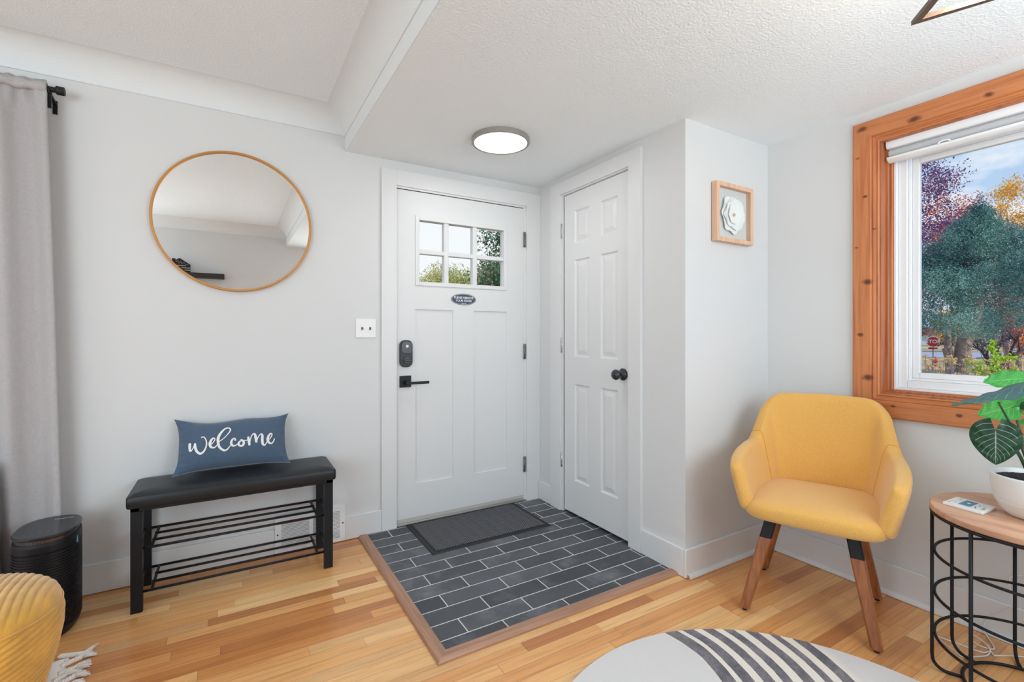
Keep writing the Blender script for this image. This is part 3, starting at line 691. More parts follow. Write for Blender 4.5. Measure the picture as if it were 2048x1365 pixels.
# ceiling disc light
lc = (-.665, -.620)
t = thing('ceiling_light', 'round flush ceiling light glowing above the tiled entry', 'ceiling light', (lc[0], lc[1], H))
MB().lathe([(.120, H), (.157, H), (.1585, H - .003), (.1585, H - .024), (.156, H - .027), (.144, H - .027), (.142, H - .024)], (lc[0], lc[1], 0), 72, cap=False).build('metal_ring', 'fix_metal', t, smooth=False, fix=True)
MB().lathe([(0, H - .0268), (.10, H - .0265), (.143, H - .0252), (.143, H - .015), (0, H - .015)], (lc[0], lc[1], 0), 64, cap=False).build('diffuser', 'lampglow', t, smooth=False)
MB().box(lc[0] - .128, lc[0] - .110, lc[1] + .107, lc[1] + .112, H - .022, H - .008).build('label_tag', 'ink', t)
# geometric pendant near the top right
A_ = Vector((-.436, -2.357, 2.0)); u1 = Vector((-.739, -.673, 0)).normalized(); u2 = Vector((.371, -.929, 0)).normalized()
B_ = A_ + u1 * .30; C_ = A_ + u2 * .30; cen = (A_ + B_ + C_) / 3
t = thing('geometric_pendant', 'bronze triangular cage pendant lamp at the top right', 'pendant lamp', (cen.x, cen.y, H))
mb = MB(); tri = [A_, B_, C_]; 
w_ = .013
ins = [p + (cen - p).normalized() * .026 for p in tri]
for i in range(3):
    j = (i + 1) % 3
    for z0, z1 in ((2.0 - .011, 2.0 + .0),):
        a, b, c, d = tri[i], tri[j], ins[j], ins[i]
        mb.add([(p.x, p.y, z0) for p in (a, b, c, d)] + [(p.x, p.y, z1) for p in (a, b, c, d)], [(0, 1, 2, 3), (4, 5, 6, 7), (0, 1, 5, 4), (1, 2, 6, 5), (2, 3, 7, 6), (3, 0, 4, 7)])
mb.build('lower_triangle', 'pend_metal', t)
for i in range(3):
    m_ = (tri[i] + tri[(i + 1) % 3]) / 2; m_ = m_ + (cen - m_).normalized() * .012
    MB().bar(Vector((m_.x, m_.y, 1.996)), Vector((cen.x, cen.y, 2.0)) + (m_ - cen) * .35 + Vector((0, 0, .262)), .011, .011).build('cage_bar', 'pend_metal', t)
mb = MB().cyl((cen.x, cen.y, H - .002), (cen.x, cen.y, H - .022), .062, 32).cyl((cen.x, cen.y, H - .02), (cen.x, cen.y, 2.150), .008, 12); mb.cyl((cen.x, cen.y, 2.155), (cen.x, cen.y, 2.105), .019, 20)
mb.build('canopy_and_socket', 'pend_metal', t, smooth=False)
bl = MB().lathe([(0, 2.020), (.014, 2.022), (.026, 2.035), (.030, 2.052), (.026, 2.070), (.015, 2.090), (.012, 2.105)], (cen.x, cen.y, 0), 24, cap=False).build('bulb', 'bulb', t, smooth=True)
light('POINT', 'pendant_bulb_light', (cen.x, cen.y, 2.045), 24, (.97, .96, .95), size=.032)

# ================================================================== CURTAIN
t = thing('curtain_rod', 'black curtain rod with a round end cap at the top left', 'curtain rod', (-2.6, -.09, 2.265))
mb = MB().cyl((-4.6, -.078, 2.270), (-2.592, -.078, 2.270), .0115, 20); mb.build('rod', 'black_metal', t, smooth=False)
MB().lathe([(0, -2.563), (.0175, -2.563), (.0185, -2.566), (.0185, -2.589), (.0125, -2.593)], (0, -.078, 2.270), 24, 'x').build('end_cap', 'black_metal', t, smooth=False)
mb = MB().box(-2.620, -2.604, -.004, 0, 2.19, 2.25).bar((-2.612, -.003, 2.235), (-2.612, -.078, 2.250), .012, .008).box(-2.618, -2.606, -.082, -.072, 2.188, 2.25); mb.tube([(-2.612, -.078 + .016 * math.cos(a), 2.270 + .016 * math.sin(a) - .002) for a in [math.radians(k) for k in range(180, 361, 20)]], .005, 6)
mb.build('bracket', 'black_metal', t)
t = thing('grey_curtain', 'light grey linen curtain hanging in folds at the left edge', 'curtain', (-2.9, -.09, 0))
def cur(u, v):
    # u along rod (0 = right edge), v from bottom to top
    z = .015 + 2.289 * v; sprd = (1 - v) ** .8 * .062
    x = -2.620 + sprd - u * (1.05 + sprd)
    ph = u * 1.05
    amp = .026 + .004 * (1 - v)
    f = math.sin(ph * 46 + .9 + .35 * math.sin(3 * v)) * .62 + math.sin(ph * 27 + 1.7) * .38
    top = max(0, (v - .955) / .045)
    y = -.074 - amp * f * (1 - .80 * top) - .006 * math.sin(ph * 150 + 2 * v) * (top > 0) - .004 * math.sin(ph * 90)
    if v > .982: z += .003 * math.sin(ph * 120)
    return (x, y, z)
MB().grid(cur, 150, 70).build('fabric', 'curtain', t, smooth=True, solid=.002, fix=False)
def hdr(u, v):
    x = -2.619 - u * 1.05; ph = u * 1.05; a = 2 * PI * v
    return (x, -.080 - (.0165 + .003 * math.sin(ph * 110)) * math.cos(a) - .004 * math.sin(ph * 46 + .9), 2.272 + (.020 + .003 * math.sin(ph * 83)) * math.sin(a))
MB().grid(hdr, 160, 14).build('rod_pocket', 'curtain', t, smooth=True, fix=False)
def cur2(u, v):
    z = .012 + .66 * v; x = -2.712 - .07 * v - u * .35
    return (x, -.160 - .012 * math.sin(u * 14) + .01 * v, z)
tag(MB().grid(cur2, 30, 12).build('charcoal_panel', 'charcoal', None, smooth=True, solid=.02, fix=False), 'charcoal grey fabric hanging at the far left beside the purifier', 'fabric')  # plain dark grey cloth sheet at the far left

# ================================================================== AIR PURIFIER
pc = Vector((-2.574, -.250, 0))
t = thing('air_purifier', 'black ribbed tower air purifier beside the grey curtain', 'air purifier', pc)
def sup(a, b, e, n=96, dy=0):
    o = []
    for k in range(n):
        q = 2 * PI * k / n; c, s_ = math.cos(q), math.sin(q)
        o.append((pc.x + a * math.copysign(abs(c) ** e, c), pc.y + dy + b * math.copysign(abs(s_) ** e, s_)))
    return o
def body(levels):
    mb = MB(); n = 96; vs = []
    for z, a, b in levels: vs += [(x, y, z * 1.045) for x, y in sup(a - .0135, b - .012, .80)]
    k = len(levels)
    mb.add(vs, [(i * n + j, i * n + (j + 1) % n, (i + 1) * n + (j + 1) % n, (i + 1) * n + j) for i in range(k - 1) for j in range(n)] + [tuple(range(n)), tuple((k - 1) * n + j for j in range(n))]); return mb
lv = [(.0, .098, .128), (.012, .106, .137), (.03, .111, .143)]
z = .032
while z < .325:
    lv += [(z, .112, .144), (z + .0062, .112, .144), (z + .0066, .1085, .1405), (z + .0098, .1085, .1405)]; z += .0104
lv += [(.338, .112, .144), (.360, .112, .144), (.372, .110, .142)]
body(lv).build('housing', 'black_plastic', t)
bb = body([(.368, .106, .138), (.386, .104, .136)]).build('sensor_band', mat('brown_black_band', (.03, .022, .020), .3), t)
body([(.386, .108, .140), (.390, .112, .144), (.396, .112, .144), (.399, .109, .141)]).build('control_panel', 'black_gloss', t)
mb = MB()
for r_ in range(3):
    for k in range(14):
        q = math.radians(255 + k * 4.2 + (r_ % 2) * 2.1); c, s_ = math.cos(q), math.sin(q)
        p = Vector((pc.x + .0925 * math.copysign(abs(c) ** .80, c), pc.y + .1265 * math.copysign(abs(s_) ** .80, s_), .391 + .004 * r_)); mb.cyl(p, p + Vector((c * .0005, s_ * .001, 0)), .0011, 6)
mb.build('sensor_dots', mat('copper_dots', srgb(170, 120, 95), .4), bb)
mb = MB()
for k in range(40):
    a0, a1 = 2 * PI * k / 40, 2 * PI * (k + .6) / 40
    for r_ in (.030, .040): mb.add([(pc.x + .02 + (r_ + w) * math.cos(q), pc.y + .01 + (r_ + w) * math.sin(q), .4172) for q, w in ((a0, 0), (a1, 0), (a1, .0008), (a0, .0008))], [(0, 1, 2, 3)])
for k in range(7): mb.box(pc.x - .075 + k * .022, pc.x - .067 + k * .022, pc.y - .085 + k * .002, pc.y - .083 + k * .002, .4168, .4173)
mb_icons = mb; icon = mb.build('touch_icons', mat('faint_grey_print', (.16, .18, .20), .5), t); icon['kind'] = 'stuff'
text_geo('Honeywell', .0125, lambda x, y: (pc.x + .03 + x * 1.1, pc.y + .080 + y, .4173), bold=.0002).build('lettering', 'ink', t, fix=False)
MB().box(pc.x + .0955, pc.x + .0975, pc.y - .042, pc.y - .024, .345, .372).build('sticker', mat('blue_energy_sticker', srgb(80, 160, 196), .4), t)
st_ = MB().box(pc.x + .0974, pc.x + .0978, pc.y - .038, pc.y - .028, .356, .358).build('sticker_mark', 'ink', t)

# ================================================================== BENCH
bx0, bx1, by0, by1 = -2.303, -1.480, -.306, -.022
t = thing('shoe_bench', 'black shoe bench with padded seat and two wire shelves', 'bench', ((bx0 + bx1) / 2, (by0 + by1) / 2, 0))
for x0, x1 in ((bx0, bx0 + .042), (bx1 - .042, bx1)):
    for y0, y1 in ((by0, by0 + .026), (by1 - .026, by1)):
        MB().box(x0, x1, y0, y1, 0, .4355).build('leg', 'bench_metal', t, bevel=.0012)
mb = MB().box(bx0, bx1, by0, by0 + .024, .438, .456).box(bx0, bx1, by1 - .024, by1, .438, .456).box(bx0, bx0 + .03, by0, by1, .436, .456).box(bx1 - .03, bx1, by0, by1, .436, .456)
mb.build('seat_frame', 'bench_metal', t)
sx0, sx1, sy0, sy1 = -2.316, -1.467, -.318, -.010
def cush(u, v):   # closed top surface with a softened edge and piping
    return None
mb = MB(); prof_ = [(0, .455), (0, .458), (-.002, .462), (-.002, .498), (.001, .504), (.003, .5065), (.006, .506), (.009, .507), (.020, .5135), (.06, .5185), (.12, .5195)]
rr_ = []
for ins_, z in prof_:
    rr_.append([(x, y, z) for x, y in rrect(sx0 + ins_, sx1 - ins_, sy0 + ins_, sy1 - ins_, max(.016 - ins_ * .2, .004), 5)])
n = len(rr_[0]); vs = [p for r_ in rr_ for p in r_]
mb.add(vs, [(i * n + j, i * n + (j + 1) % n, (i + 1) * n + (j + 1) % n, (i + 1) * n + j) for i in range(len(rr_) - 1) for j in range(n)] + [tuple(range(n)), tuple((len(rr_) - 1) * n + j for j in range(n))])
mb.build('padded_seat', 'leather', t, smooth=True)
for zf in (.272, .084):
    zk = zf - .006
    sh = MB()
    ysl = [by0 + .012 + (by1 - by0 - .03) * k / 3 for k in range(4)]
    for k, y in enumerate(ysl):
        zz = zf if k in (0,) else zf + .0
        e = .004 if k in (0, 3) else .062
        sh.cyl((bx0 + .03 + (0 if k in (0, 3) else .035), y, zz), (bx1 - .03 - (0 if k in (0, 3) else .035), y, zz), .0058, 10)
    o = sh.build('wire_shelf', 'bench_metal', t, smooth=True)
    for x in (bx0 + .072, bx1 - .072): MB().bar((x, ysl[0], zf - .002), (x, ysl[3], zf - .002), .010, .009).build('cross_bar', 'bench_metal', o)
    for x in (bx0 + .020, bx1 - .020): MB().bar((x, by0 + .02, zf - .001), (x, by1 - .02, zf - .001), .006, .018).build('side_bar', 'bench_metal', o)

# ================================================================== WELCOME CUSHION
t = thing('welcome_pillow', 'slate blue lumbar pillow lettered welcome on the black bench', 'pillow', (-1.92, -.11, .525))
PM = Vector((-1.918, -.096, .6535)); E1 = Vector((1, -.02, .0)).normalized(); E2 = Vector((0, .385, .923)).normalized(); EN = E1.cross(E2).normalized()
if EN.y > 0: EN = -EN
PWd, PHt = .252, .131
def phgt(s_, q): return .056 * max(0, (1 - abs(s_) ** 3.0)) ** .62 * max(0, (1 - abs(q) ** 2.4)) ** .66
def pil(s_, q, side):
    x = s_ * PWd * (1 + .012 * q * q - .082 * (1 - abs(q) ** 3.5) * abs(s_) ** 2); y = q * PHt * (1 + .03 * s_ * s_ - .10 * (1 - abs(s_) ** 4) * abs(q) ** 2)
    wr = .006 * math.sin(30 * (abs(s_) + abs(q)) + 3 * s_) * max(0, abs(s_) * abs(q) - .45) + .0022 * math.sin(18 * s_ + 9 * q) * abs(s_) ** 2 + .003 * math.sin(26 * q + 2) * max(0, abs(s_) - .72) * 3
    dr = -.006 * (1 - (s_) ** 2) * (q > 0) * q + .006 * math.sin(5 * s_ + .5) * max(0, q) ** 4
    return PM + E1 * x + E2 * (y + dr) + EN * side * (phgt(s_, q) + (wr if phgt(s_, q) > .004 else 0))
mb = MB()
for sd in (1, -1):
    mb.grid(lambda u, v, sd=sd: pil(-1 + 2 * u, -1 + 2 * v, sd), 61, 37)
pilb = mb.build('cover', 'slate_blue', t, smooth=True, fix=True)
mb = MB(); 
for a, b in (((-1, -1), (1, -1)),):
    mb.tube([pil(a[0] + (b[0] - a[0]) * k / 40, a[1], 1) for k in range(41)], .0016, 6)
mb.build('seam', mat('pale_seam', srgb(120, 135, 150), .9), t, smooth=True)
STR = [[(-0.1841, 0.0022, 0.0057), (-0.184, -0.0118, 0.0057), (-0.1818, -0.0295, 0.0046), (-0.1739, -0.0253, 0.0023), (-0.167, -0.0104, 0.0023), (-0.1629, 0.0014, 0.0039), (-0.1619, -0.0145, 0.0054), (-0.1547, -0.0364, 0.0053), (-0.1399, -0.0487, 0.005), (-0.1254, -0.0383, 0.0039), (-0.1169, -0.0183, 0.0032), (-0.1157, 0.0011, 0.0029), (-0.1204, 0.0195, 0.0025), (-0.1281, 0.03, 0.0025), (-0.1361, 0.0291, 0.0029)],
 [(-0.0991, -0.0123, 0.0022), (-0.0872, -0.0005, 0.0022), (-0.0813, 0.0132, 0.0026), (-0.0883, 0.0187, 0.0036), (-0.0978, 0.0079, 0.0051), (-0.1021, -0.0094, 0.0058), (-0.0959, -0.0244, 0.0047), (-0.0824, -0.0271, 0.0029), (-0.0719, -0.0166, 0.0022)],
 [(-0.0629, -0.0008, 0.002), (-0.0431, 0.0142, 0.002), (-0.0246, 0.0359, 0.0024), (-0.0158, 0.0534, 0.003), (-0.0231, 0.0642, 0.003), (-0.0387, 0.0614, 0.0037), (-0.0556, 0.043, 0.0052), (-0.067, 0.0188, 0.0059), (-0.0674, -0.0064, 0.0055), (-0.0612, -0.0287, 0.0051), (-0.0443, -0.045, 0.0047), (-0.0306, -0.0432, 0.0033), (-0.0182, -0.0285, 0.0022), (-0.0105, -0.0168, 0.0018)],
 [(0.0052, -0.0004, 0.0041), (0.002, 0.0084, 0.0026), (-0.0074, 0.0029, 0.0041), (-0.0127, -0.0129, 0.0052), (-0.0058, -0.0275, 0.0044), (0.0067, -0.0272, 0.0026), (0.0177, -0.0183, 0.0022)],
 [(0.032, -0.0061, 0.0026), (0.0231, -0.0116, 0.0041), (0.0186, -0.0221, 0.0045), (0.0255, -0.0313, 0.0045), (0.0366, -0.0308, 0.0048), (0.0421, -0.0176, 0.0052), (0.0352, -0.005, 0.0037), (0.0288, -0.0013, 0.0022), (0.0479, -0.0079, 0.0022), (0.0607, -0.005, 0.0023)],
 [(0.0618, 0.0068, 0.0049), (0.0639, -0.0091, 0.0056), (0.0659, -0.0296, 0.0052)],
 [(0.0676, -0.0224, 0.0022), (0.0738, 0.0065, 0.0023), (0.0844, 0.0229, 0.003), (0.0918, 0.0176, 0.0049), (0.0948, 0.0004, 0.0061), (0.0968, -0.0184, 0.0053)],
 [(0.0988, -0.0131, 0.0023), (0.108, 0.0083, 0.0023), (0.1191, 0.0191, 0.003), (0.1246, 0.0102, 0.0053), (0.1235, -0.0122, 0.0061), (0.126, -0.0331, 0.0053), (0.1351, -0.039, 0.003), (0.1447, -0.0241, 0.0023)],
 [(0.1482, -0.017, 0.0023), (0.1609, -0.0052, 0.0023), (0.169, 0.011, 0.0027), (0.1638, 0.0181, 0.0035), (0.1535, 0.007, 0.005), (0.1484, -0.0113, 0.0057), (0.1546, -0.029, 0.005), (0.1679, -0.0317, 0.0034), (0.1763, -0.0202, 0.0027), (0.1792, -0.0103, 0.0027)]]
def onp(x, y):
    s_, q = max(-.99, min(.99, x / PWd)), max(-.99, min(.99, y / PHt)); return PM + E1 * x + E2 * y + EN * (phgt(s_, q) + .0014 + .0022 * math.sin(18 * s_ + 9 * q) * abs(s_) ** 2)
mb = MB()
for st in STR:
    pts = smooth_path(st, 7); ring_ = []
    for i, p in enumerate(pts):
        a, b = pts[max(i - 1, 0)], pts[min(i + 1, len(pts) - 1)]; d = Vector((b.x - a.x, b.y - a.y, 0)).normalized(); nn = Vector((-d.y, d.x, 0)); w = p.z
        ring_.append((onp(p.x + nn.x * w, p.y + nn.y * w), onp(p.x - nn.x * w, p.y - nn.y * w)))
    vs = [v for r_ in ring_ for v in r_]; mb.add(vs, [(2 * i, 2 * i + 1, 2 * i + 3, 2 * i + 2) for i in range(len(ring_) - 1)])
    for i in (0, -1):
        p = pts[i]; mb.add([onp(p.x + p.z * math.cos(2 * PI * k / 14), p.y + p.z * math.sin(2 * PI * k / 14)) for k in range(14)], [tuple(range(14))])
mb.build('lettering', 'ink', t, fix=False)

# ================================================================== DOORMAT
t = thing('doormat', 'charcoal ribbed doormat with black rubber border at the front door', 'doormat', (-.608, -.235, .012))
mx0, mx1, my0, my1 = -1.000, -.218, -.470, -.008
def slabring(mb, x0, x1, y0, y1, z0, z1, bev): 
    a = [(x0, y0, z0), (x1, y0, z0), (x1, y1, z0), (x0, y1, z0)]; b = [(x0 + bev, y0 + bev, z1), (x1 - bev, y0 + bev, z1), (x1 - bev, y1 - bev, z1), (x0 + bev, y1 - bev, z1)]
    mb.add(a + b, [(3, 2, 1, 0), (4, 5, 6, 7)] + [(i, (i + 1) % 4, 4 + (i + 1) % 4, 4 + i) for i in range(4)]); return mb
slabring(MB(), mx0, mx1, my0, my1, .012, .0165, .006).build('rubber_border', 'rubber', t)
MB().box(mx0 + .032, mx1 - .032, my0 + .03, my1 - .03, .0160, .0215).build('pile', 'matpile', t, bevel=.003)

# ================================================================== RUG
t = tag(MB().lathe([(0, .001), (.752, .001), (.757, .003), (.757, .008), (.752, .011), (.4, .0115), (0, .0115)], (0, 0, 0), 160, cap=False).build('round_rug', 'rug', None), 'round cream rug with curved charcoal stripes in front of the chair', 'rug')
# vertices were centred on the origin: move them so that object space equals the place
for v in t.data.vertices: v.co.x += -.649; v.co.y += -2.289

# ================================================================== YELLOW ARMCHAIR
cu_ = Vector((.37, -.93, 0)).normalized(); cv_ = Vector((-cu_.y, cu_.x, 0)); CO = Vector((.287, -1.747, 0))
def CH_(u, v, z): return CO + cu_ * u + cv_ * v + Vector((0, 0, z))
t = thing('yellow_armchair', 'mustard yellow upholstered armchair with walnut legs under the window', 'chair', CO)
U0 = .020
half = [ # base(u,v) top(u,v) zb zt thickness
 ((.230, -.245), (.279, -.250), .450, .640, .058),
 ((.236, -.190), (.288, -.185), .432, .658, .066),
 ((.236, -.090), (.292, -.080), .420, .674, .070),
 ((.228, .020), (.286, .025), .418, .684, .070),
 ((.215, .085), (.274, .100), .418, .700, .066),
 ((.196, .140), (.252, .165), .418, .790, .062),
 ((.172, .180), (.236, .224), .418, .856, .060),
 ((.122, .202), (.190, .260), .418, .900, .060),
 ((.060, .212), (.085, .278), .418, .908, .060),
 ((.0, .215), (.0, .282), .418, .910, .060)]
full = half + [((-a[0], a[1]), (-b[0], b[1]), c, d, e) for a, b, c, d, e in half[-2::-1]]
P0 = smooth_path([Vector((a[0], a[1], c)) for a, b, c, d, e in full], 6); P1 = smooth_path([Vector((b[0], b[1], d)) for a, b, c, d, e in full], 6)
T0 = smooth_path([Vector((e, 0, 0)) for a, b, c, d, e in full], 6)
NS = len(P0); NC = 28
def shell_sec(i, k=1.0, push=0.0):
    a, b = P0[i], P1[i]; th = T0[i].x
    d = (P0[min(i + 1, NS - 1)] - P0[max(i - 1, 0)]); d2 = (P1[min(i + 1, NS - 1)] - P1[max(i - 1, 0)])
    tg = (d + d2); tg.z = 0; tg.normalize(); up = (b - a); Hh = up.length; up = up.normalized(); nn = up.cross(tg).normalized()
    mid = (a + b) / 2; o = []
    for j in range(NC):
        q = 2 * PI * j / NC; c, s_ = math.cos(q), math.sin(q)
        e = .42
        o.append(mid + tg * push + up * (Hh / 2 - (1 - k) * th * .5) * math.copysign(abs(s_) ** e, s_) + nn * (th / 2 * k) * math.copysign(abs(c) ** e, c))
    return o
secs = []
cap = [(.35, .022), (.62, .018), (.83, .011), (.95, .004)]
for k, p in cap: secs.append(shell_sec(0, k, -p))
for i in range(NS): secs.append(shell_sec(i))
for k, p in cap[::-1]: secs.append(shell_sec(NS - 1, k, p))
mb = MB(); vs = [CH_(p.x + U0, p.y, p.z) for s_ in secs for p in s_]; n = NC
mb.add(vs, [(i * n + j, i * n + (j + 1) % n, (i + 1) * n + (j + 1) % n, (i + 1) * n + j) for i in range(len(secs) - 1) for j in range(n)] + [tuple(range(n)), tuple((len(secs) - 1) * n + j for j in range(n))])
mb.build('backrest_and_arms', 'yellow', t, smooth=True)
for i_ in (26, NS - 1 - 26):
    sec_ = shell_sec(i_); k0 = [sec_[j] for j in range(NC)]
    MB().tube([CH_(p.x + U0, p.y, p.z) for p in k0], .0014, 5, closed=True).build('seam', mat('mustard_seam', srgb(196, 140, 62), .9), t, smooth=True)
# seat: wide pillow whose front wraps between the arm fronts
def seat(u, v):
    th = (u * 2 * PI); ph = (v - .5) * PI
    c, s_ = math.cos(th), math.sin(th); sg = lambda x, e: math.copysign(abs(x) ** e, x)
    zz = sg(math.sin(ph), .42); rr = abs(math.cos(ph)) ** .42
    x = sg(c, .38) * rr; y = sg(s_, .38) * rr
    wid = .252 - .035 * max(0, y) + .006 * max(0, -y)
    yy = -.056 + y * .248
    z = .460 + .046 * zz + (.010 * (1 - x * x) * max(0, 1 - y * y) if zz > 0 else 0)
    if zz < 0: x *= 1 - .03 * -zz; yy += .012 * -zz * (y < 0)
    if zz > 0: x *= 1 - .10 * zz * (y < 0)
    return CH_(x * wid + U0, yy, z)
MB().grid(seat, 96, 41, wrap=True).build('seat_cushion', 'yellow', t, smooth=True)
for (su, sv, lab) in ((-1, -1, 'f'), (1, -1, 'f'), (-1, 1, 'b'), (1, 1, 'b')):
    top = CH_(U0 * .5 + su * .140, sv * .135 - .02, .418); foot = CH_({-1: -.228, 1: .229}[su], sv * .222, .012)
    d = (foot - top).normalized(); m1 = top + (foot - top) * .235
    lg = MB(); 
    w0, w1 = .047, .040
    def octo(p, w, ch=.24):
        a = w / 2; b = a * (1 - ch * 2); side = cu_.copy(); fwd = cv_.copy()
        return [p + side * x + fwd * y for x, y in ((-b, -a), (b, -a), (a, -b), (a, b), (b, a), (-b, a), (-a, b), (-a, -b))]
    ft = foot + (top - foot) * .01
    A0 = octo(m1, w0 + .001, .10); A1 = octo(ft, w1, .22); A2 = octo(foot, w1 * .82, .22)
    vs = A0 + A1 + A2; n = 8
    lg.add(vs, [(i * n + j, i * n + (j + 1) % n, (i + 1) * n + (j + 1) % n, (i + 1) * n + j) for i in range(2) for j in range(n)] + [tuple(range(8)), tuple(range(16, 24))])
    l_ = lg.build('leg', 'leg_wood', t)
    B0 = octo(top, w0 - .001, .10); B1 = octo(m1, w0 - .001, .10)
    MB().add(B0 + B1, [(j, (j + 1) % n, n + (j + 1) % n, n + j) for j in range(n)] + [tuple(range(8)), tuple(range(8, 16))]).build('metal_sleeve', 'black_metal', l_)
    MB().cyl(foot + Vector((0, 0, .001)), Vector((foot.x, foot.y, .0005)), .009, 14).build('foot_pad', 'rubber', l_)

# ================================================================== SIDE TABLE
tc_ = Vector((.330, -2.420, 0)); TH_ = .600; TR_ = .262
t = thing('side_table', 'round mango wood side table on a black wire frame by the window', 'side table', tc_)
MB().lathe([(0, TH_ - .022), (TR_ - .003, TH_ - .022), (TR_, TH_ - .019), (TR_, TH_ - .003), (TR_ - .003, TH_), (0, TH_)], tc_, 120, cap=False).build('table_top', 'table_wood', t)
FR = TR_ - .006
def ringpts(r, z, n=96): return [(tc_.x + r * math.cos(2 * PI * k / n), tc_.y + r * math.sin(2 * PI * k / n), z) for k in range(n)]
MB().tube(ringpts(FR, TH_ - .0285), .0060, 8, closed=True).build('top_ring', 'black_metal', t, smooth=True)
for zz in (.427, .280, .134): MB().tube(ringpts(FR - .007, zz), .0050, 8, closed=True).build('hoop', 'black_metal', t, smooth=True)
rb = .175
MB().tube(ringpts(rb, .0075), .0055, 8, closed=True).build('base_ring', 'black_metal', t, smooth=True)
for k in range(8):
    a = math.radians(23.5 + 45 * k); c, s_ = math.cos(a), math.sin(a)
    pts = [(FR, TH_ - .03), (FR, .06)] + [(FR - .045 + .045 * math.cos(q), .052 - .045 * math.sin(q)) for q in [PI / 2 * i / 6 for i in range(1, 7)]] + [(rb, .0072)]
    MB().tube([(tc_.x + r * c, tc_.y + r * s_, z) for r, z in pts], .0056, 8).build('leg', 'black_metal', t, smooth=True)
# card on the table
cc = [Vector((.232, -.213 - 2, .600)), Vector((.340, -2.220, .600)), Vector((.322, -2.328, .600)), Vector((.212, -2.322, .600))]
cc = [p + Vector((0, 0, .0005)) for p in cc]
o0 = cc[3]; ex = (cc[2] - cc[3]); ey = (cc[0] - cc[3])
# coaster rectangle: long side ex', short side ey'
t = thing('printed_plaque', 'small white printed plaque lying on the wooden side table', 'plaque', (cc[0] + cc[2]) / 2)
def plq(a, b, h): return cc[3] + (cc[2] - cc[3]) * a + (cc[0] - cc[3]) * b + Vector((0, 0, h))
MB().add([plq(0, 0, 0), plq(1, 0, 0), plq(1, 1, 0), plq(0, 1, 0), plq(0, 0, .009), plq(1, 0, .009), plq(1, 1, .009), plq(0, 1, .009)], [(0, 1, 2, 3), (4, 5, 6, 7), (0, 1, 5, 4), (1, 2, 6, 5), (2, 3, 7, 6), (3, 0, 4, 7)]).build('plaque_body', 'ceramic', t, bevel=.0015)
def rectp(mb, a0, a1, b0, b1, h=.0095): mb.add([plq(a0, b0, h), plq(a1, b0, h), plq(a1, b1, h), plq(a0, b1, h)], [(0, 1, 2, 3)]); return mb
rectp(MB(), .22, .86, .38, .68).build('blue_panel', mat('teal_print', srgb(84, 136, 160), .6), t)
mb = MB(); mb.add([plq(.56 + .06 * math.cos(k * PI / 8), .52 + .045 * math.sin(k * PI / 8), .0098) for k in range(16)], [tuple(range(16))]); mb.build('white_emblem', 'ink', t)
mb = MB(); rr = random.Random(4)
for k in range(26):
    a = rr.uniform(.08, .84); b = rr.choice([rr.uniform(.06, .32), rr.uniform(.74, .92)]); rectp(mb, a, a + rr.uniform(.03, .12), b, b + rr.uniform(.012, .03), .0096)
o = mb.build('printed_marks', mat('grey_blue_print', srgb(120, 138, 156), .6), t); o['kind'] = 'stuff'

# ================================================================== POTTED PLANT
pp = Vector((.338, -2.425, TH_))
t = thing('potted_plant', 'broad leaved green plant in a white ribbed pot on the side table', 'plant', pp)
pr_ = [(0, .0005), (.066, .0005), (.076, .004), (.092, .022), (.103, .045), (.1045, .047), (.1045, .051), (.106, .053), (.113, .090), (.115, .128), (.1145, .134), (.111, .136), (.1075, .134), (.106, .120)]
pot = MB().lathe([(r, pp.z + z) for r, z in pr_], (pp.x, pp.y, 0), 90, cap=False).build('pot', 'ceramic', t, smooth=True)
mb = MB()
for k in range(24): zz = pp.z + .058 + k * .0031; r_ = .107 + .008 * (zz - pp.z - .055) / .08; mb.tube([(pp.x + r_ * math.cos(2 * PI * q / 64), pp.y + r_ * math.sin(2 * PI * q / 64), zz) for q in range(64)], .0009, 4, closed=True)
o = mb.build('ribbing', 'ceramic', pot, smooth=True); o['kind'] = 'stuff'
def soilf(u, v): r = v * .107; a = 2 * PI * u; return (pp.x + r * math.cos(a), pp.y + r * math.sin(a), pp.z + .120 + .004 * noise.noise(Vector((r * math.cos(a), r * math.sin(a), 0)) * 90))
MB().grid(soilf, 60, 16, wrap=True).build('soil', 'soil', t, smooth=False)
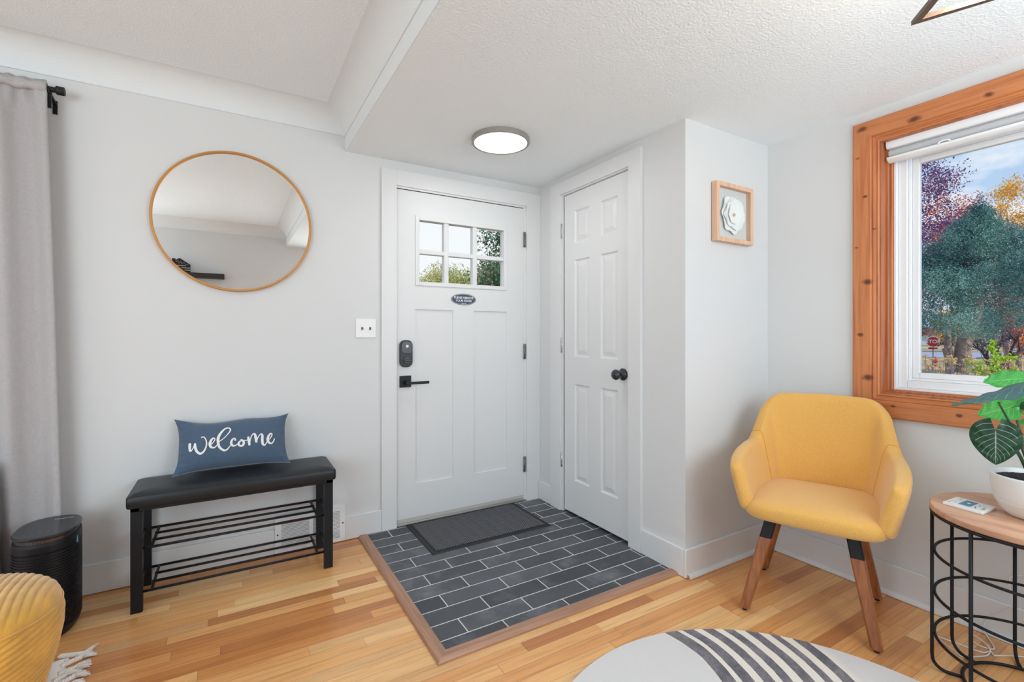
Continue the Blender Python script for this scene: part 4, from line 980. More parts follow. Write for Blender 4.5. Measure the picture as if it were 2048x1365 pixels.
def leaf_mat(name, top_, vein, trans):
    m = mat(name, top_, .38); g = NT(m)
    uv = g.n('ShaderNodeUVMap'); s = g.n('ShaderNodeSeparateXYZ'); g.l(uv.outputs[0], s.inputs[0])
    a = g.m('ABSOLUTE', g.m('SUBTRACT', s.outputs[0], .5)); v = s.outputs[1]
    mid = g.m('LESS_THAN', a, .012)
    ph = g.m('ABSOLUTE', g.m('SUBTRACT', g.m('FRACT', g.m('MULTIPLY', g.m('SUBTRACT', v, g.m('MULTIPLY', g.m('POWER', a, .8), .75)), 7.5)), .5))
    side = g.m('MULTIPLY', g.m('LESS_THAN', ph, .045), g.m('LESS_THAN', a, .40))
    k = g.m('MAXIMUM', mid, side)
    nz_ = g.noise(uv.outputs[0], 6, 4); c = g.mixc(g.m('MULTIPLY', nz_, .6), top_, tuple(min(1, q * 1.9 + .01) for q in top_)); c = g.mixc(g.m('MULTIPLY', k, .75), c, vein)
    g.l(c, g.b.inputs['Base Color']); g.bump(g.m('SUBTRACT', ph, .2), .25, .002)
    tr = g.n('ShaderNodeBsdfTranslucent'); g.l(g.mixc(g.m('MULTIPLY', k, .5), trans, vein), tr.inputs[0])
    mx_ = g.n('ShaderNodeMixShader'); mx_.inputs[0].default_value = .42
    out = [x for x in g.nt.nodes if x.type == 'OUTPUT_MATERIAL'][0]; g.l(g.b.outputs[0], mx_.inputs[1]); g.l(tr.outputs[0], mx_.inputs[2]); g.l(mx_.outputs[0], out.inputs[0]); return m
M['leaf_dark'] = leaf_mat('dark_green_leaf', (.010, .042, .022), (.50, .60, .46), (.02, .12, .04))
M['leaf_backlit'] = leaf_mat('backlit_green_leaf', (.05, .32, .06), (.45, .75, .30), (.16, .85, .20))  # brighter green carries window light shining through these leaves
M['leaf_blue'] = leaf_mat('blue_green_leaf_back', (.055, .115, .105), (.25, .35, .32), (.05, .16, .10))
def leaf(mname, base, tip, nrm, wid, droop=.02, cup=.25, roll=0, parent=None, lobes=.16):
    base, tip, nrm = Vector(base), Vector(tip), Vector(nrm).normalized(); ax = tip - base; L = ax.length; ax.normalize(); sd = ax.cross(nrm).normalized(); nr = sd.cross(ax).normalized()
    nu, nv = 25, 33; vs = []; uvs = []
    for j in range(nv):
        v = j / (nv - 1)
        for i in range(nu):
            s_ = -1 + 2 * i / (nu - 1)
            w = wid * (math.sin(PI * min(1, v ** .62)) ** .72 * (1 - .22 * v)) if 0 < v < 1 else 0
            # heart lobes: sides extend behind the attachment
            back = -lobes * L * (1 - v) ** 3 * (min(1, abs(s_) * 1.6) ** 1.2) * (1 if v < 1 else 0)
            w2 = max(w, wid * .80 * (1 - v) ** .35 * (v < .25) * math.sin(PI * min(.5, .12 + v * 2.2)))
            x = s_ * w2; y = v * L + back
            h = -cup * wid * (s_ * s_) * math.sin(PI * min(1, v + .12)) - droop * v * v + .004 * math.sin(v * 22 + abs(s_) * 6) * abs(s_)
            if roll: x, h = x * math.cos(roll * s_), h + x * math.sin(roll * s_) * s_
            vs.append(base + sd * x + ax * y + nr * h); uvs.append((.5 + s_ * .5, v))
    fs = [(j * nu + i, j * nu + i + 1, (j + 1) * nu + i + 1, (j + 1) * nu + i) for j in range(nv - 1) for i in range(nu - 1)]
    return MB().add(vs, fs).build('leaf', mname, parent, smooth=True, fix=False, uv=uvs)
pc0 = Vector((.318, -2.410, TH_ + .118))
def stem(pts, r0=.0045, r1=.0028): return MB().tube(smooth_path([pc0 + Vector((R.uniform(-.008, .008), R.uniform(-.008, .008), 0))] + pts, 6), r0, 7, r2=r1)
camdir = (CAM - Vector((.15, -2.38, .9))).normalized()
L1a = Vector((.112, -2.378, .903))
l1 = leaf('leaf_dark', L1a, (.088, -2.384, .800), camdir + Vector((0, 0, .25)), .064, .010, .12, parent=t, lobes=.34)
l2 = leaf('leaf_blue', (.335, -2.410, 1.046), (-.075, -2.329, .985), (-.05, .10, 1.0), .058, .0, .30, parent=t, lobes=.08)
l3 = leaf('leaf_backlit', (.425, -2.375, 1.048), (.350, -2.290, 1.040), camdir * .6 + Vector((0, 0, .7)), .060, .012, .12, parent=t, lobes=.2)
l4 = leaf('leaf_backlit', (.450, -2.380, 1.010), (.415, -2.335, .945), camdir + Vector((0, 0, .1)), .045, .005, .1, parent=t, lobes=.2)
l5 = leaf('leaf_backlit', (.345, -2.362, .955), (.285, -2.292, .925), camdir * .8 + Vector((0, 0, .5)), .048, .008, .12, parent=t, lobes=.2)
l6 = leaf('leaf_dark', (.372, -2.400, .975), (.345, -2.440, .940), camdir * .6 + Vector((0, 0, .7)), .040, .01, .12, parent=t)
l7 = leaf('leaf_dark', (.40, -2.46, 1.02), (.37, -2.60, .93), (-.4, -.5, .7), .075, .03, .2, parent=t)
l8 = leaf('leaf_backlit', (.46, -2.43, 1.06), (.56, -2.52, .98), (.1, -.5, .8), .07, .03, .2, parent=t)
l9 = leaf('leaf_backlit', (.400, -2.385, .905), (.352, -2.372, .900), (-.2, -.2, .95), .018, .002, .1, parent=t)
for l_, pts in ((l1, [Vector((.24, -2.395, .83)), L1a + Vector((.03, -.003, -.012)), L1a]), (l2, [Vector((.24, -2.40, .86)), Vector((.155, -2.374, .985))]),
                (l3, [Vector((.36, -2.40, .88)), Vector((.425, -2.375, 1.045))]), (l4, [Vector((.37, -2.40, .86)), Vector((.450, -2.380, 1.008))]), (l5, [Vector((.315, -2.39, .86)), Vector((.345, -2.362, .953))]),
                (l6, [Vector((.34, -2.41, .86)), Vector((.372, -2.400, .973))]), (l7, [Vector((.36, -2.43, .88)), Vector((.40, -2.46, 1.02))]), (l8, [Vector((.38, -2.42, .88)), Vector((.46, -2.43, 1.06))]),
                (l9, [Vector((.35, -2.41, .82)), Vector((.400, -2.385, .903))])):
    stem(pts).build('stem', 'stem', l_, smooth=True)
MB().tube(smooth_path([pc0, Vector((.262, -2.398, .800)), Vector((.215, -2.393, .835)), Vector((.195, -2.391, .850))], 6), .0035, 7, r2=.0012).build('bare_twig', 'stem', t, smooth=True)
MB().tube([pc0 + Vector((0, 0, -.01)), pc0 + Vector((.004, .002, .055))], .017, 12, r2=.011).build('stalk_base', 'stem', t, smooth=True)

# ================================================================== CABLE under the table
cpts = [(.64, -2.40, .0035), (.60, -2.335, .0035), (.53, -2.285, .0035), (.515, -2.275, .0035), (.535, -2.258, .0035), (.500, -2.245, .0035), (.485, -2.17, .0035), (.47, -2.125, .0035), (.42, -2.19, .0035), (.405, -2.22, .0035), (.44, -2.243, .006), (.50, -2.262, .0035), (.555, -2.25, .0085), (.60, -2.20, .008), (.585, -2.185, .0035), (.545, -2.22, .0035), (.565, -2.262, .0035), (.64, -2.225, .006), (.668, -2.205, .02), (.672, -2.225, .075), (.672, -2.285, .145), (.674, -2.278, .234), (.676, -2.30, .27), (.678, -2.45, .30)]
tag(MB().tube(smooth_path(cpts, 8), .0024, 7).build('white_cable', 'cable', None, smooth=True), 'thin white cable looped on the floor under the side table', 'cable')

# ================================================================== POUF
po = Vector((-2.634, -.853, 0))
t = thing('corduroy_pouf', 'mustard corduroy pouf at the bottom left corner', 'pouf', po)
PRZ = [(.165, .004), (.190, .07), (.206, .13), (.225, .20), (.238, .27), (.240, .32), (.234, .352)]
def pr_at(z):
    for (r0, z0), (r1, z1) in zip(PRZ, PRZ[1:]):
        if z <= z1: return r0 + (r1 - r0) * max(0, (z - z0)) / (z1 - z0)
    return PRZ[-1][0]
def ribh(ph): return .0085 * (abs(math.cos(ph)) ** .5 - .75)
def side_f(u, v):
    a = 2 * PI * u; z = .004 + .348 * v; r = pr_at(z)
    ph = (z * math.cos(math.radians(13)) - a * .24 * math.sin(math.radians(13))) * PI / .0185
    r += ribh(ph) * min(1, (.352 - z) / .012)
    return (po.x + r * math.cos(a), po.y + r * math.sin(a), z)
MB().grid(side_f, 420, 170, wrap=True).build('side_panel', 'corduroy', t, smooth=True, fix=True)
def top_f(u, v):
    a = 2 * PI * u; q = v * PI / 2; r = .234 * math.sin(q) ** .78; z = .352 + .076 * math.cos(q) ** .80
    x, y = r * math.cos(a), r * math.sin(a)
    ph = (x + .012 * noise.noise(Vector((x, y, 0)) * 5) + .04 * y) * PI / .0200
    h = ribh(ph) * (1 - math.sin(q) ** 10)
    return (po.x + x + h * math.sin(q) * math.cos(a), po.y + y + h * math.sin(q) * math.sin(a), z + h * math.cos(q))
MB().grid(top_f, 640, 110, wrap=True).build('top_panel', 'corduroy', t, smooth=True, fix=True)
MB().tube([(po.x + .236 * math.cos(2 * PI * k / 90), po.y + .236 * math.sin(2 * PI * k / 90), .352) for k in range(90)], .003, 6, closed=True).build('seam_piping', 'corduroy', t, smooth=True)

# ================================================================== FRINGE of a cream rug under the pouf
t = thing('fringed_cream_rug', 'cream rug corner with knotted fringe poking out beside the pouf', 'rug', (-2.62, -.8, 0))
MB().box(-2.475, -2.452, -.84, -.545, .001, .010).build('rug_body', 'fringe', t, bevel=.003)
rr = random.Random(12)
def strand(mb, a, b, n=3, r=.0052, tw=6.0):
    a, b = Vector(a), Vector(b); L = (b - a).length; d = (b - a).normalized(); sd = d.cross(Vector((0, 0, 1)))
    for k in range(n):
        pts = []
        for i in range(28):
            s_ = i / 27; q = tw * s_ * 2 * PI * L / .16 + k * 2 * PI / n
            pts.append(a + d * L * s_ + sd * math.cos(q) * r * 1.05 + Vector((0, 0, .0075 + math.sin(q) * r * .8)))
        mb.tube(pts, r, 6)
    return b, d, sd
TASS = (((-2.478, -.519, 0), (-2.408, -.542, 0), (-2.377, -.512, 0)), ((-2.457, -.592, 0), (-2.407, -.562, 0), (-2.370, -.548, 0)), ((-2.452, -.640, 0), (-2.409, -.627, 0), (-2.368, -.610, 0)),
        ((-2.456, -.680, 0), (-2.430, -.661, 0), (-2.396, -.634, 0)), ((-2.440, -.708, 0), (-2.402, -.682, 0), (-2.366, -.670, 0)), ((-2.430, -.742, 0), (-2.396, -.728, 0), (-2.362, -.726, 0)))
for (a, b, e) in TASS:
    mb = MB(); p, d, sd = strand(mb, a, b)
    dd = (Vector(e) - Vector(b)); L = dd.length; dd.normalize()
    for k in range(90):
        s0 = rr.uniform(-.5, .5); off = rr.uniform(-.5, .5); q = Vector(b) + sd * s0 * .014 + Vector((0, 0, .004 + rr.random() * .008)) - dd * .006
        end = q + dd * L * rr.uniform(.7, 1.12) + sd * (s0 * .034 + off * .010); end.z = .003 + rr.random() * .006
        mid = (q + end) / 2 + Vector((0, 0, rr.random() * .005)) + sd * rr.uniform(-.003, .003); mb.tube([q, mid, end], .0011, 4)
    o = mb.build('tassel', 'fringe', t, smooth=True)
mb = MB()
for k in range(60):
    y = -.552 - k * .0036; x = -2.478 + k * .0002; mb.tube([(x - .02, y - .004, .0085), (x + .012, y, .010), (x + .030 + rr.uniform(-.006, .006), y + .006, .006)], .0018, 5)
o = mb.build('loose_threads', 'fringe', t, smooth=True); o['kind'] = 'stuff'

# ================================================================== ADDED FILL UPLIGHTS, out of view behind the camera
tl = Vector((.45, -3.28, 0)); t = thing('fill_uplight', 'added white torchiere for fill light in the unseen corner behind the camera', 'floor lamp', tl)
MB().lathe([(0, 0), (.14, 0), (.14, .012), (.02, .03), (.012, .05), (.012, 1.62), (.03, 1.66), (0, 1.66)], tl, 32, cap=False).build('stand', 'plastic_white', t)
MB().lathe([(.03, 1.65), (.09, 1.68), (.15, 1.74), (.155, 1.75), (.148, 1.745), (.085, 1.69), (.0, 1.67)], tl, 40, cap=False).build('bowl', 'plastic_white', t)
light('POINT', 'ceiling_fill_light', (tl.x, tl.y, 1.73), 15, (.82, .93, 1), size=.05)

tl2 = Vector((-3.75, -3.2, 0)); t2 = dup(t, tl2, 'added white torchiere for fill light, unseen left of the camera by the back wall')
t['group'] = t2['group'] = 'added fill uplights'
light('POINT', 'ceiling_fill_light', (tl2.x, tl2.y, 1.73), 38, (.82, .93, 1), size=.05)

# ================================================================== ROLLER SHADE
t = thing('roller_shade', 'rolled up light grey roller shade at the top of the window', 'window shade', (.745, (WY0 + WY1) / 2, 2.0))
ys0, ys1 = WY0 + .012, WY1 - .012
MB().prism([(.712, 2.104), (.712, 2.082), (.720, 2.070), (.772, 2.070), (.772, 2.104)], ys0, ys1, 'y').build('valance', 'vinyl', t, bevel=.003)
MB().cyl((.748, ys0 + .004, 2.051), (.748, ys1 - .006, 2.051), .0205, 32).build('fabric_roll', 'shade_fab', t, smooth=False)
bb_ = MB().prism([(.716, 2.031), (.718, 2.020), (.734, 2.009), (.756, 2.009), (.756, 2.031)], ys0 + .002, ys1 - .002, 'y').build('bottom_bar', 'vinyl', t, bevel=.002)
M['clear'] = mat('clear_plastic_pull', (.85, .87, .9), .1)
hp_ = [(.712, -2.070 + .020 * math.cos(a), 2.028 + .010 * math.sin(a)) for a in [PI * k / 10 for k in range(11)]]
MB().tube(hp_, .0035, 7).build('pull_handle', 'clear', bb_, smooth=True)

# ================================================================== OUTDOORS
def fol_mat(name, c1, c2, c3=None, trans=.25):
    m = mat(name, c1, .7, spec=.2); g = NT(m); t_ = g.n('ShaderNodeTexCoord')
    f = g.m('ADD', g.m('MULTIPLY', g.noise(t_.outputs['Object'], 1.1, 3), .5), g.m('MULTIPLY', g.noise(t_.outputs['Object'], 9.0, 3, .8), .5))
    c = g.ramp(f, [(.40, c1), (.52, c2), (.62, c3 or c2)]); g.l(c, g.b.inputs['Base Color'])
    tr = g.n('ShaderNodeBsdfTranslucent'); g.l(c, tr.inputs[0]); mx_ = g.n('ShaderNodeMixShader'); mx_.inputs[0].default_value = trans
    out = [x for x in g.nt.nodes if x.type == 'OUTPUT_MATERIAL'][0]; g.l(g.b.outputs[0], mx_.inputs[1]); g.l(tr.outputs[0], mx_.inputs[2]); g.l(mx_.outputs[0], out.inputs[0]); return m
M['juniper'] = fol_mat('blue_green_juniper', srgb(52, 92, 102), srgb(96, 144, 142), srgb(160, 198, 188), .2)
M['purple'] = fol_mat('purple_red_leaves', srgb(78, 68, 124), srgb(122, 84, 128), srgb(158, 92, 120), .35)
M['yellowleaf'] = fol_mat('yellow_autumn_leaves', srgb(208, 150, 50), srgb(232, 186, 80), srgb(200, 130, 60), .4)
M['orange'] = fol_mat('orange_autumn_leaves', srgb(190, 120, 30), srgb(236, 176, 44), srgb(250, 206, 80), .4)
M['redleaf'] = fol_mat('red_autumn_leaves', srgb(150, 50, 60), srgb(196, 86, 70), srgb(220, 190, 110), .4)
M['lime'] = fol_mat('lime_green_leaves', srgb(150, 196, 40), srgb(200, 232, 60), srgb(228, 244, 110), .5)
M['dry'] = fol_mat('dry_buff_flower_heads', srgb(200, 160, 120), srgb(230, 208, 150), srgb(210, 220, 120), .3)
M['oakgreen'] = fol_mat('deep_green_leaves', srgb(56, 96, 78), srgb(90, 132, 100), srgb(176, 140, 116), .35)
M['olive'] = fol_mat('olive_green_leaves', srgb(150, 160, 100), srgb(190, 192, 130), srgb(222, 206, 150), .5)
M['mauve'] = fol_mat('dark_mauve_twigs', srgb(60, 58, 76), srgb(96, 88, 108), srgb(120, 104, 112), .2)
M['bark'] = mat('grey_brown_bark', srgb(150, 136, 132), .95, bump=(14, 1, .05), var=(9, .3))
M['barkdark'] = mat('dark_bark', srgb(70, 64, 76), .95, bump=(14, 1, .05))
M['twig'] = mat('thin_grey_branches', srgb(120, 116, 130), .9)
GZ = -1.40
def ground_mat():
    m = mat('leaf_strewn_lawn', srgb(130, 120, 96), .95); g = NT(m); t_ = g.n('ShaderNodeTexCoord')
    f = g.m('ADD', g.m('MULTIPLY', g.noise(t_.outputs['Object'], .12, 4), .6), g.m('MULTIPLY', g.noise(t_.outputs['Object'], 5, 4), .4))
    g.l(g.ramp(f, [(.4, srgb(120, 128, 84)), (.5, srgb(156, 138, 108)), (.6, srgb(196, 150, 122))]), g.b.inputs['Base Color']); return m
struct('lawn', MB().box(-60, 260, -150, 230, GZ - .3, GZ), ground_mat(), 'leaf strewn lawn outside the house', 'lawn')
st0 = at(1940, 700, 62); rd = Vector((math.cos(math.radians(-72)), math.sin(math.radians(-72)), 0)); rn = Vector((-rd.y, rd.x, 0))
def quadxy(c, d, n_, L, W, z0, z1):
    ps = [c + d * sx * L + n_ * sy * W for sx, sy in ((-1, -1), (1, -1), (1, 1), (-1, 1))]
    return MB().add([(p.x, p.y, z0) for p in ps] + [(p.x, p.y, z1) for p in ps], [(0, 3, 2, 1), (4, 5, 6, 7), (0, 1, 5, 4), (1, 2, 6, 5), (2, 3, 7, 6), (3, 0, 4, 7)])
struct('street', quadxy(st0, rd, rn, 80, 14, GZ, GZ + .03), mat('blue_grey_asphalt', srgb(142, 150, 168), .9, var=(.6, .08)), 'grey asphalt street beyond the lawn', 'street')
struct('far_street', quadxy(at(1940, 690, 112), rd, rn, 90, 3.5, GZ, GZ + .03), M['charcoal'], 'far side street with parked cars', 'street')
def foliage(name, blobs, n, size, m, parent, seed=1, asp=.6, shell=.45):
    rr = random.Random(seed); vs, fs = [], []; w = [b[1] ** 2 for b in blobs]; tot = sum(w)
    for (c, r, *sq), ww in zip(blobs, w):
        kz = sq[0] if sq else 1.0
        for _ in range(max(3, int(n * ww / tot))):
            z_ = rr.uniform(-1, 1); a = rr.uniform(0, 2 * PI); q = math.sqrt(1 - z_ * z_); d = Vector((q * math.cos(a), q * math.sin(a), z_))
            p = Vector(c) + Vector((d.x, d.y, d.z * kz)) * r * (1 - shell * rr.random() ** 1.5)
            s_ = size * rr.uniform(.6, 1.4); e1 = (d * .6 + Vector((rr.gauss(0, 1), rr.gauss(0, 1), rr.gauss(0, .8)))).normalized(); e2 = e1.cross(Vector((rr.gauss(0, 1), rr.gauss(0, 1), rr.gauss(0, 1)))).normalized() * asp
            o = len(vs); vs += [p - e1 * s_ * .5, p + e2 * s_ * .5, p + e1 * s_ * .5, p - e2 * s_ * .5]; fs.append((o, o + 1, o + 2, o + 3))
    return MB().add(vs, fs).build(name, m, parent, fix=False)
def branches(mb, p, d, L, r, depth, rr, spread=.5, up=.15, n=3):
    q = p + d * L; mb.tube([p, (p + q) / 2 + Vector((rr.gauss(0, 1), rr.gauss(0, 1), 0)) * L * .03, q], r, 5 if r < .03 else 8, r2=r * .66); ends = [q]
    if depth > 0:
        for k in range(n):
            dd = (d + Vector((rr.gauss(0, spread), rr.gauss(0, spread), rr.gauss(0, spread * .5) + up))).normalized()
            ends += branches(mb, p + d * L * rr.uniform(.6, 1.0), dd, L * rr.uniform(.6, .85), r * .62, depth - 1, rr, spread, up, n)
    return ends
# juniper filling the window
jb = at(1922, 670, 12.0); jb.z = GZ
t = thing('juniper_tree', 'big blue green juniper tree with a forked trunk outside the window', 'tree', jb)
rr = random.Random(5); mb = MB()
top_z = 2.0
mb.tube(smooth_path([(jb.x, jb.y, GZ), (jb.x + .02, jb.y, GZ + .9), (jb.x + .05, jb.y - .05, 1.0), (jb.x + .15, jb.y - .25, 1.7), (jb.x + .15, jb.y - .30, 2.4)], 5), [.235 - .008 * k for k in range(21)], 14)
mb.tube(smooth_path([(jb.x - .05, jb.y + .10, GZ + .1), (jb.x - .12, jb.y + .14, GZ + 1.2), (jb.x - .10, jb.y + .22, .85), (jb.x, jb.y + .26, 1.7)], 5), [.135 - .005 * k for k in range(16)], 10)
mb.tube(smooth_path([(jb.x - .28, jb.y + .24, .85), (jb.x - .30, jb.y + .10, .30), (jb.x - .30, jb.y - .10, .0), (jb.x - .24, jb.y - .16, -.5)], 5), .055, 8, r2=.04)
mb.build('trunk', 'bark', t, smooth=True)
jc = at(1958, 670, 12.0); blobs = []
for k in range(150):
    hz = rr.random() ** .8; z = 1.40 + hz * 2.95; env = min(2.35, .06 + .92 * (4.40 - z))
    if z < 1.9: env *= .9
    a = rr.uniform(0, 2 * PI); q = env * math.sqrt(rr.uniform(.15, 1)); blobs.append(((jc.x + q * math.cos(a), jc.y + q * math.sin(a), z), .16 + .30 * rr.uniform(.4, 1) * min(1, 4.45 - z), .95))
for k in range(9): blobs.append(((jc.x + rr.uniform(-.10, .10), jc.y + rr.uniform(-.10, .10), 3.95 + k * .095), .30 - .030 * k, 1.5))
for k in range(14): blobs.append(((jc.x + rr.uniform(-.5, .5), jc.y + rr.uniform(-.5, .5), 1.3 + k * .16), .42, 1.0))
for k in range(16): a = rr.uniform(0, 2 * PI); blobs.append(((jc.x + 1.9 * math.cos(a), jc.y + 1.9 * math.sin(a), rr.uniform(1.15, 1.6)), .42, .7))
foliage('foliage', blobs, 150000, .042, 'juniper', t, 3, .38)
# purple leaved tree on the left of the window view
def tree(name, label, base, h, blobs, n, size, m, seed, group=None, bark='bark', tr=.12, bd=3, spread=.42, L=None, asp=.6):
    base = Vector((base.x, base.y, GZ)); t = thing(name, label, 'tree', base, group); rr = random.Random(seed); mb = MB()
    branches(mb, base, Vector((0, 0, 1)), L or h * .38, tr, bd, rr, spread); mb.build('trunk', bark, t, smooth=True)
    if blobs: foliage('foliage', blobs, n, size, m, t, seed, asp, .9)
    return t
rr = random.Random(21)
def cloud(u0, u1, v0, v1, d, k, r0, r1, f=None, dd=1.5):
    o = []
    for _ in range(k):
        u, v = rr.uniform(u0, u1), rr.uniform(v0, v1)
        if f and not f(u, v): continue
        o.append((at(u, v, d + rr.uniform(-dd, dd)), rr.uniform(r0, r1)))
    return o
b_ = cloud(1770, 1925, 300, 610, 20, 120, .35, .75, lambda u, v: u < 1905 - max(0, (330 - v)) * .4 + (v - 300) * .12)
tree('purple_leaf_tree', 'purple red leaved tree at the left edge of the window view', at(1800, 670, 20), 9, b_, 15000, .085, 'purple', 4, tr=.2)
b_ = cloud(1860, 1960, 395, 500, 30, 40, .4, .9)
tree('orange_leaf_tree', 'sparse orange leaved tree behind the purple tree', at(1905, 670, 30), 9, b_, 5500, .11, 'redleaf', 6, tr=.16, bd=4)
b_ = cloud(1985, 2120, 345, 480, 34, 46, .5, 1.0)
tree('yellow_leaf_tree', 'tall thin tree with yellow leaves at the right of the window view', at(2022, 670, 34), 13, b_, 7500, .12, 'yellowleaf', 8, tr=.2, bd=4, L=5.2, spread=.3)
tree('bare_tree', 'bare fine branched tree against the sky behind the juniper', at(1935, 670, 44), 13, None, 0, 0, None, 9, bark='twig', tr=.16, bd=6, L=4.6, spread=.34)
tree('bare_tree', 'second bare tree against the sky right of the juniper tip', at(1985, 670, 50), 13, None, 0, 0, None, 11, bark='twig', tr=.16, bd=6, L=5.0, spread=.34)
b_ = cloud(1872, 1995, 632, 676, 70, 60, 1.0, 1.6)
tree('golden_tree', 'low golden yellow tree seen behind the juniper trunk', at(1900, 670, 70), 4, b_, 5000, .35, 'orange', 12, tr=.3, L=1.4)
b_ = cloud(1995, 2110, 560, 690, 30, 60, .5, .9)
tree('red_leaf_tree', 'red and gold leaved tree right of the juniper', at(2040, 670, 30), 6, b_, 6000, .16, 'redleaf', 13, tr=.16, L=2.0)
b_ = cloud(1950, 2025, 610, 690, 17, 40, .25, .5)
tree('mauve_tree', 'dark mauve twiggy tree with several stems right of the juniper', at(1985, 670, 17), 4, b_, 5000, .09, 'mauve', 14, bark='barkdark', tr=.12, L=1.3, asp=.3)
# sapling and dry flowers on the raised bed below the window
bed_c = at(1960, 670, 5.6)
struct('garden_bed', MB().box(2.6, 7.6, -4.2, 3.2, GZ, -.10), mat('brown_bed_soil', srgb(110, 92, 74), .95, bump=(20, 1, .03)), 'raised planting bed below the window', 'garden bed')
sb = at(1984, 670, 5.0); sb.z = -.10
t = thing('lime_sapling', 'lime green leafy sapling standing in the bed outside the window', 'sapling', sb)
mb = MB(); mb.tube([sb, (sb.x, sb.y, .6), (sb.x + .01, sb.y, 1.12)], .012, 6, r2=.004)
for (dx, z0, z1) in ((-.16, .72, .90), (.14, .70, .96), (-.08, .80, .98), (.07, .85, 1.02), (-.12, .6, .8), (.16, .6, .82)): mb.tube([(sb.x, sb.y, z0), (sb.x + .3 * dx, sb.y - dx, z1)], .005, 5, r2=.002)
mb.build('stem', 'stem', t, smooth=True)
bl_ = [((sb.x + rr.uniform(-.03, .03), sb.y + rr.uniform(-.035, .035), z), .045 + .02 * (1.15 - z)) for z in [.62 + .035 * k for k in range(15)]]
for (dx, z1) in ((-.16, .90), (.14, .96), (-.12, .82), (.16, .84), (-.10, .74), (.12, .74), (-.15, .66), (.15, .66)): bl_ += [((sb.x + .3 * dx * f_, sb.y - dx * f_, z1 - .05 * (1 - f_)), .045) for f_ in (.5, .8, 1.05)]
foliage('leaves', bl_, 1100, .027, 'lime', t, 31, .75, .9)
rr = random.Random(77); k = 0; lab = ['dry buff flower clump left of the juniper trunk', 'dry buff flower clump in front of the juniper trunk', 'dry buff flower clump left of the lime sapling', 'dry buff flower clump behind the lime sapling', 'dry buff flower clump right of the lime sapling', 'dry buff flower clump at the right edge of the window view', 'dry buff flower clump at the far left of the window view']
for u, d, hh in ((1862, 4.4, .99), (1893, 5.2, .95), (1945, 4.8, .93), (1990, 5.8, .92), (2030, 4.7, .97), (2075, 4.9, .97), (1835, 5.0, .98)):
    p = at(u, 670, d); p.z = -.10; t = thing('dry_flower_clump', lab[k], 'flowers', p, 'dry flowers below the window'); k += 1
    mb = MB(); bl_ = []
    for _ in range(26):
        a, q = rr.uniform(0, 2 * PI), rr.random() ** .5 * .20; e = Vector((p.x + q * math.cos(a), p.y + q * math.sin(a), hh + .03 - rr.random() * .30))
        mb.tube([(p.x + .4 * q * math.cos(a), p.y + .4 * q * math.sin(a), -.1), e], .003, 4, r2=.0015); bl_.append((e, .026, .6))
    mb.build('stems', 'twig', t); foliage('flower_heads', bl_, 700, .013, 'dry', t, 40 + k, .8, .9)['kind'] = 'stuff'
# stop sign
sp = at(1866, 684, 34); nrm = (CAM - sp); nrm.z = 0; nrm.normalize(); sdv = Vector((nrm.y, -nrm.x, 0)) * -1; sdv = RT.copy() if sdv.dot(RT) < 0 else sdv
t = thing('stop_sign', 'red octagonal STOP sign on a pole across the lawn', 'traffic sign', (sp.x, sp.y, GZ))
def SP(a, b, h=0): return sp + sdv * a + Vector((0, 0, b)) + nrm * h
oct8 = [(.385 * math.cos(PI / 8 + k * PI / 4), .385 * math.sin(PI / 8 + k * PI / 4)) for k in range(8)]
MB().add([SP(a, b, -.004) for a, b in oct8] + [SP(a, b, .004) for a, b in oct8], [tuple(range(8)), tuple(range(8, 16))] + [(i, (i + 1) % 8, 8 + (i + 1) % 8, 8 + i) for i in range(8)]).build('border', 'ink', t)
MB().add([SP(a * .94, b * .94, .0045) for a, b in oct8] + [SP(a * .94, b * .94, .006) for a, b in oct8], [tuple(range(8)), tuple(range(8, 16))] + [(i, (i + 1) % 8, 8 + (i + 1) % 8, 8 + i) for i in range(8)]).build('red_face', mat('stop_sign_red', srgb(178, 36, 50), .5), t)
text_geo('STOP', .36, lambda x, y: SP(x * .92, y, .009), bold=.008).build('lettering', 'ink', t, fix=False)
MB().cyl((sp.x - nrm.x * .06, sp.y - nrm.y * .06, GZ), (sp.x - nrm.x * .06, sp.y - nrm.y * .06, sp.z + .3), .035, 8).build('pole', 'twig', t)
MB().add([SP(a, b - .47, .005) for a, b in ((-.25, -.06), (.25, -.06), (.25, .06), (-.25, .06))], [(0, 1, 2, 3)]).build('plaque', 'redleaf', t, solid=.004)
# hydrant
hp = at(1871, 715, 39); hp.z = GZ; t = thing('fire_hydrant', 'red fire hydrant beside the street behind the stop sign', 'hydrant', hp)
M['hyd'] = mat('hydrant_red', srgb(170, 50, 50), .5)
MB().lathe([(0, 0), (.17, 0), (.17, .05), (.11, .07), (.11, .55), (.15, .57), (.15, .62), (.11, .66), (.07, .76), (.03, .80), (0, .80)], hp, 20, cap=False).build('barrel', 'hyd', t)
MB().cyl(hp + Vector((-.2, 0, .42)), hp + Vector((.2, 0, .42)), .06, 12).cyl(hp + Vector((0, -.2, .42)), hp + Vector((0, .2, .42)), .05, 12).build('outlet', 'hyd', t)
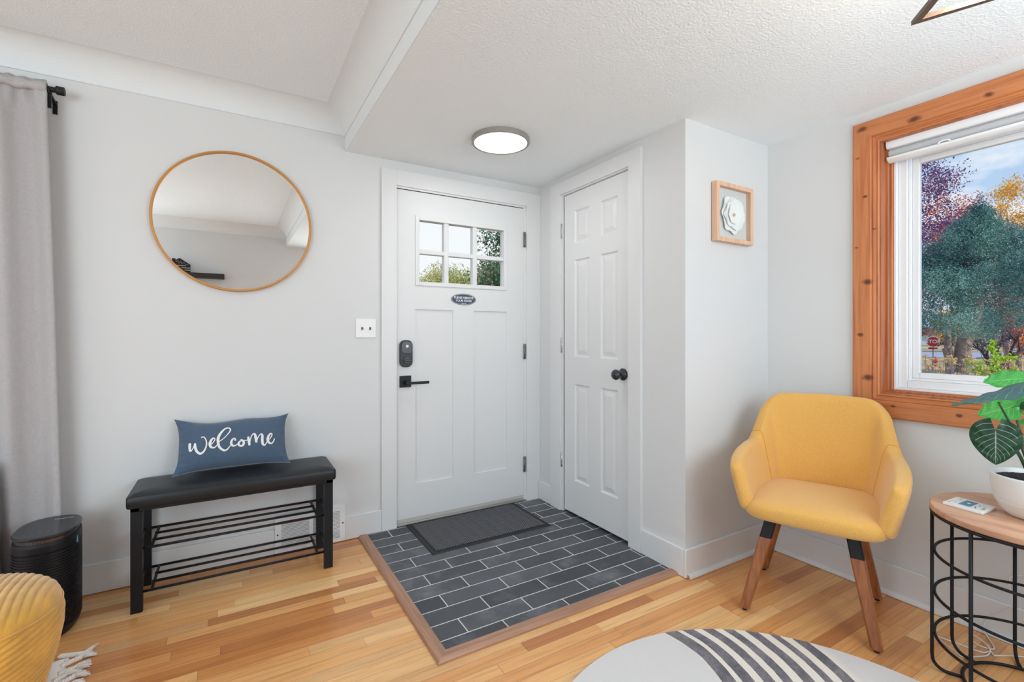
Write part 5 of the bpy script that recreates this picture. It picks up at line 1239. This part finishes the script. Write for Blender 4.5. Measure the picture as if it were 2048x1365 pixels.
# parked vehicles
def vehicle(name, label, c, L, W, Hh, bodycol, yaw, van=False, group=None):
    c = Vector((c.x, c.y, GZ + .03)); t = thing(name, label, 'vehicle', c, group); t.rotation_euler[2] = yaw
    prof = [(-.5, .22), (.5, .22), (.5, .55), (.47, .60), (.30, .64), (.18, .98), (.10, 1.0), (-.28, 1.0), (-.40, .66), (-.49, .62)] if not van else [(-.5, .20), (.5, .20), (.5, .60), (.47, .96), (.43, 1.0), (-.47, 1.0), (-.5, .94)]
    def ex(pr, hw): 
        n_ = len(pr); vs = [(x * L, -hw, z * Hh) for x, z in pr] + [(x * L, hw, z * Hh) for x, z in pr]; return MB().add(vs, [tuple(range(n_)), tuple(range(n_, 2 * n_))] + [(i, (i + 1) % n_, n_ + (i + 1) % n_, n_ + i) for i in range(n_)])
    def loc(mb, nm, m):
        me = mb.build(nm, m); me.parent = t; return me
    loc(ex(prof, W / 2), 'body', mat(name + '_paint', bodycol, .35))
    gl = [(-.34, .68), (-.26, .94), (.08, .94), (.20, .68)] if not van else [(.1, .62), (.1, .85), (.44, .85), (.44, .62)]
    loc(ex(gl, W / 2 + .01), 'side_window', M['black_gloss'])
    if van:
        MB_ = MB().box(-L / 2 - .012, -L / 2, -W * .36, W * .36, Hh * .62, Hh * .88); loc(MB_, 'rear_window', M['black_gloss'])
        loc(MB().box(-L / 2 - .03, -L / 2, -.25, .25, Hh * .42, Hh * .48), 'plate', M['ink']); loc(MB().box(-L / 2 - .06, -L / 2, -W / 2, W / 2, Hh * .16, Hh * .34), 'bumper', M['rubber'])
    for sx in (-.32, .32):
        for sy in (-1, 1): loc(MB().cyl((sx * L, sy * W * .5, .34), (sx * L, sy * (W * .5 - .2), .34), .34, 20), 'wheel', M['rubber'])
    return t
vehicle('parked_van', 'pale grey van parked at the right edge of the window view', at(2052, 712, 50), 5.2, 2.0, 2.2, srgb(200, 205, 215), math.radians(12), True)
vehicle('parked_car', 'dark parked car seen right of the stop sign', at(1892, 690, 104), 4.6, 1.8, 1.5, srgb(44, 52, 66), math.radians(100), False)
vehicle('parked_car', 'dark blue parked car seen behind the sapling', at(1950, 690, 108), 4.6, 1.8, 1.5, srgb(40, 56, 92), math.radians(100), False)
# house with red roof
hb = at(1838, 690, 120); hb.z = GZ
t = thing('distant_house', 'distant white house with a red roof at the left of the window view', 'house', hb)
def HB(a, b, z): return hb + rd * a + rn * b + Vector((0, 0, z))
MB().add([HB(a, b, z) for z in (0, 2.6) for a, b in ((-6, -3), (6, -3), (6, 3), (-6, 3))], [(0, 1, 2, 3), (4, 5, 6, 7), (0, 1, 5, 4), (1, 2, 6, 5), (2, 3, 7, 6), (3, 0, 4, 7)]).build('walls', 'trim', t)
MB().add([HB(-6.4, -3.5, 2.6), HB(6.4, -3.5, 2.6), HB(6.4, 3.5, 2.6), HB(-6.4, 3.5, 2.6), HB(-6.4, 0, 4.3), HB(6.4, 0, 4.3)], [(0, 1, 2, 3), (0, 1, 5, 4), (2, 3, 4, 5), (0, 4, 3), (1, 2, 5)]).build('roof', mat('red_roof', srgb(170, 60, 60), .8), t)
# trees beyond the front door panes
b_ = cloud(846, 965, 545, 640, 24, 60, .5, .9, lambda u, v: v > 560 - 22 * math.sin((u - 840) / 34) ** 2)
tree('olive_tree', 'rounded olive green tree seen through the lower left door panes', at(905, 670, 24), 6, b_, 20000, .10, 'olive', 51, tr=.18, L=1.6)
b_ = cloud(955, 1120, 440, 660, 9.5, 95, .25, .5, lambda u, v: (u > 1000 - (v - 440) * .25) or rr.random() < .10)
tree('oak_tree', 'dense dark green tree seen through the right door panes', at(1040, 670, 9.5), 5, b_, 30000, .055, 'oakgreen', 52, tr=.14, L=1.3)
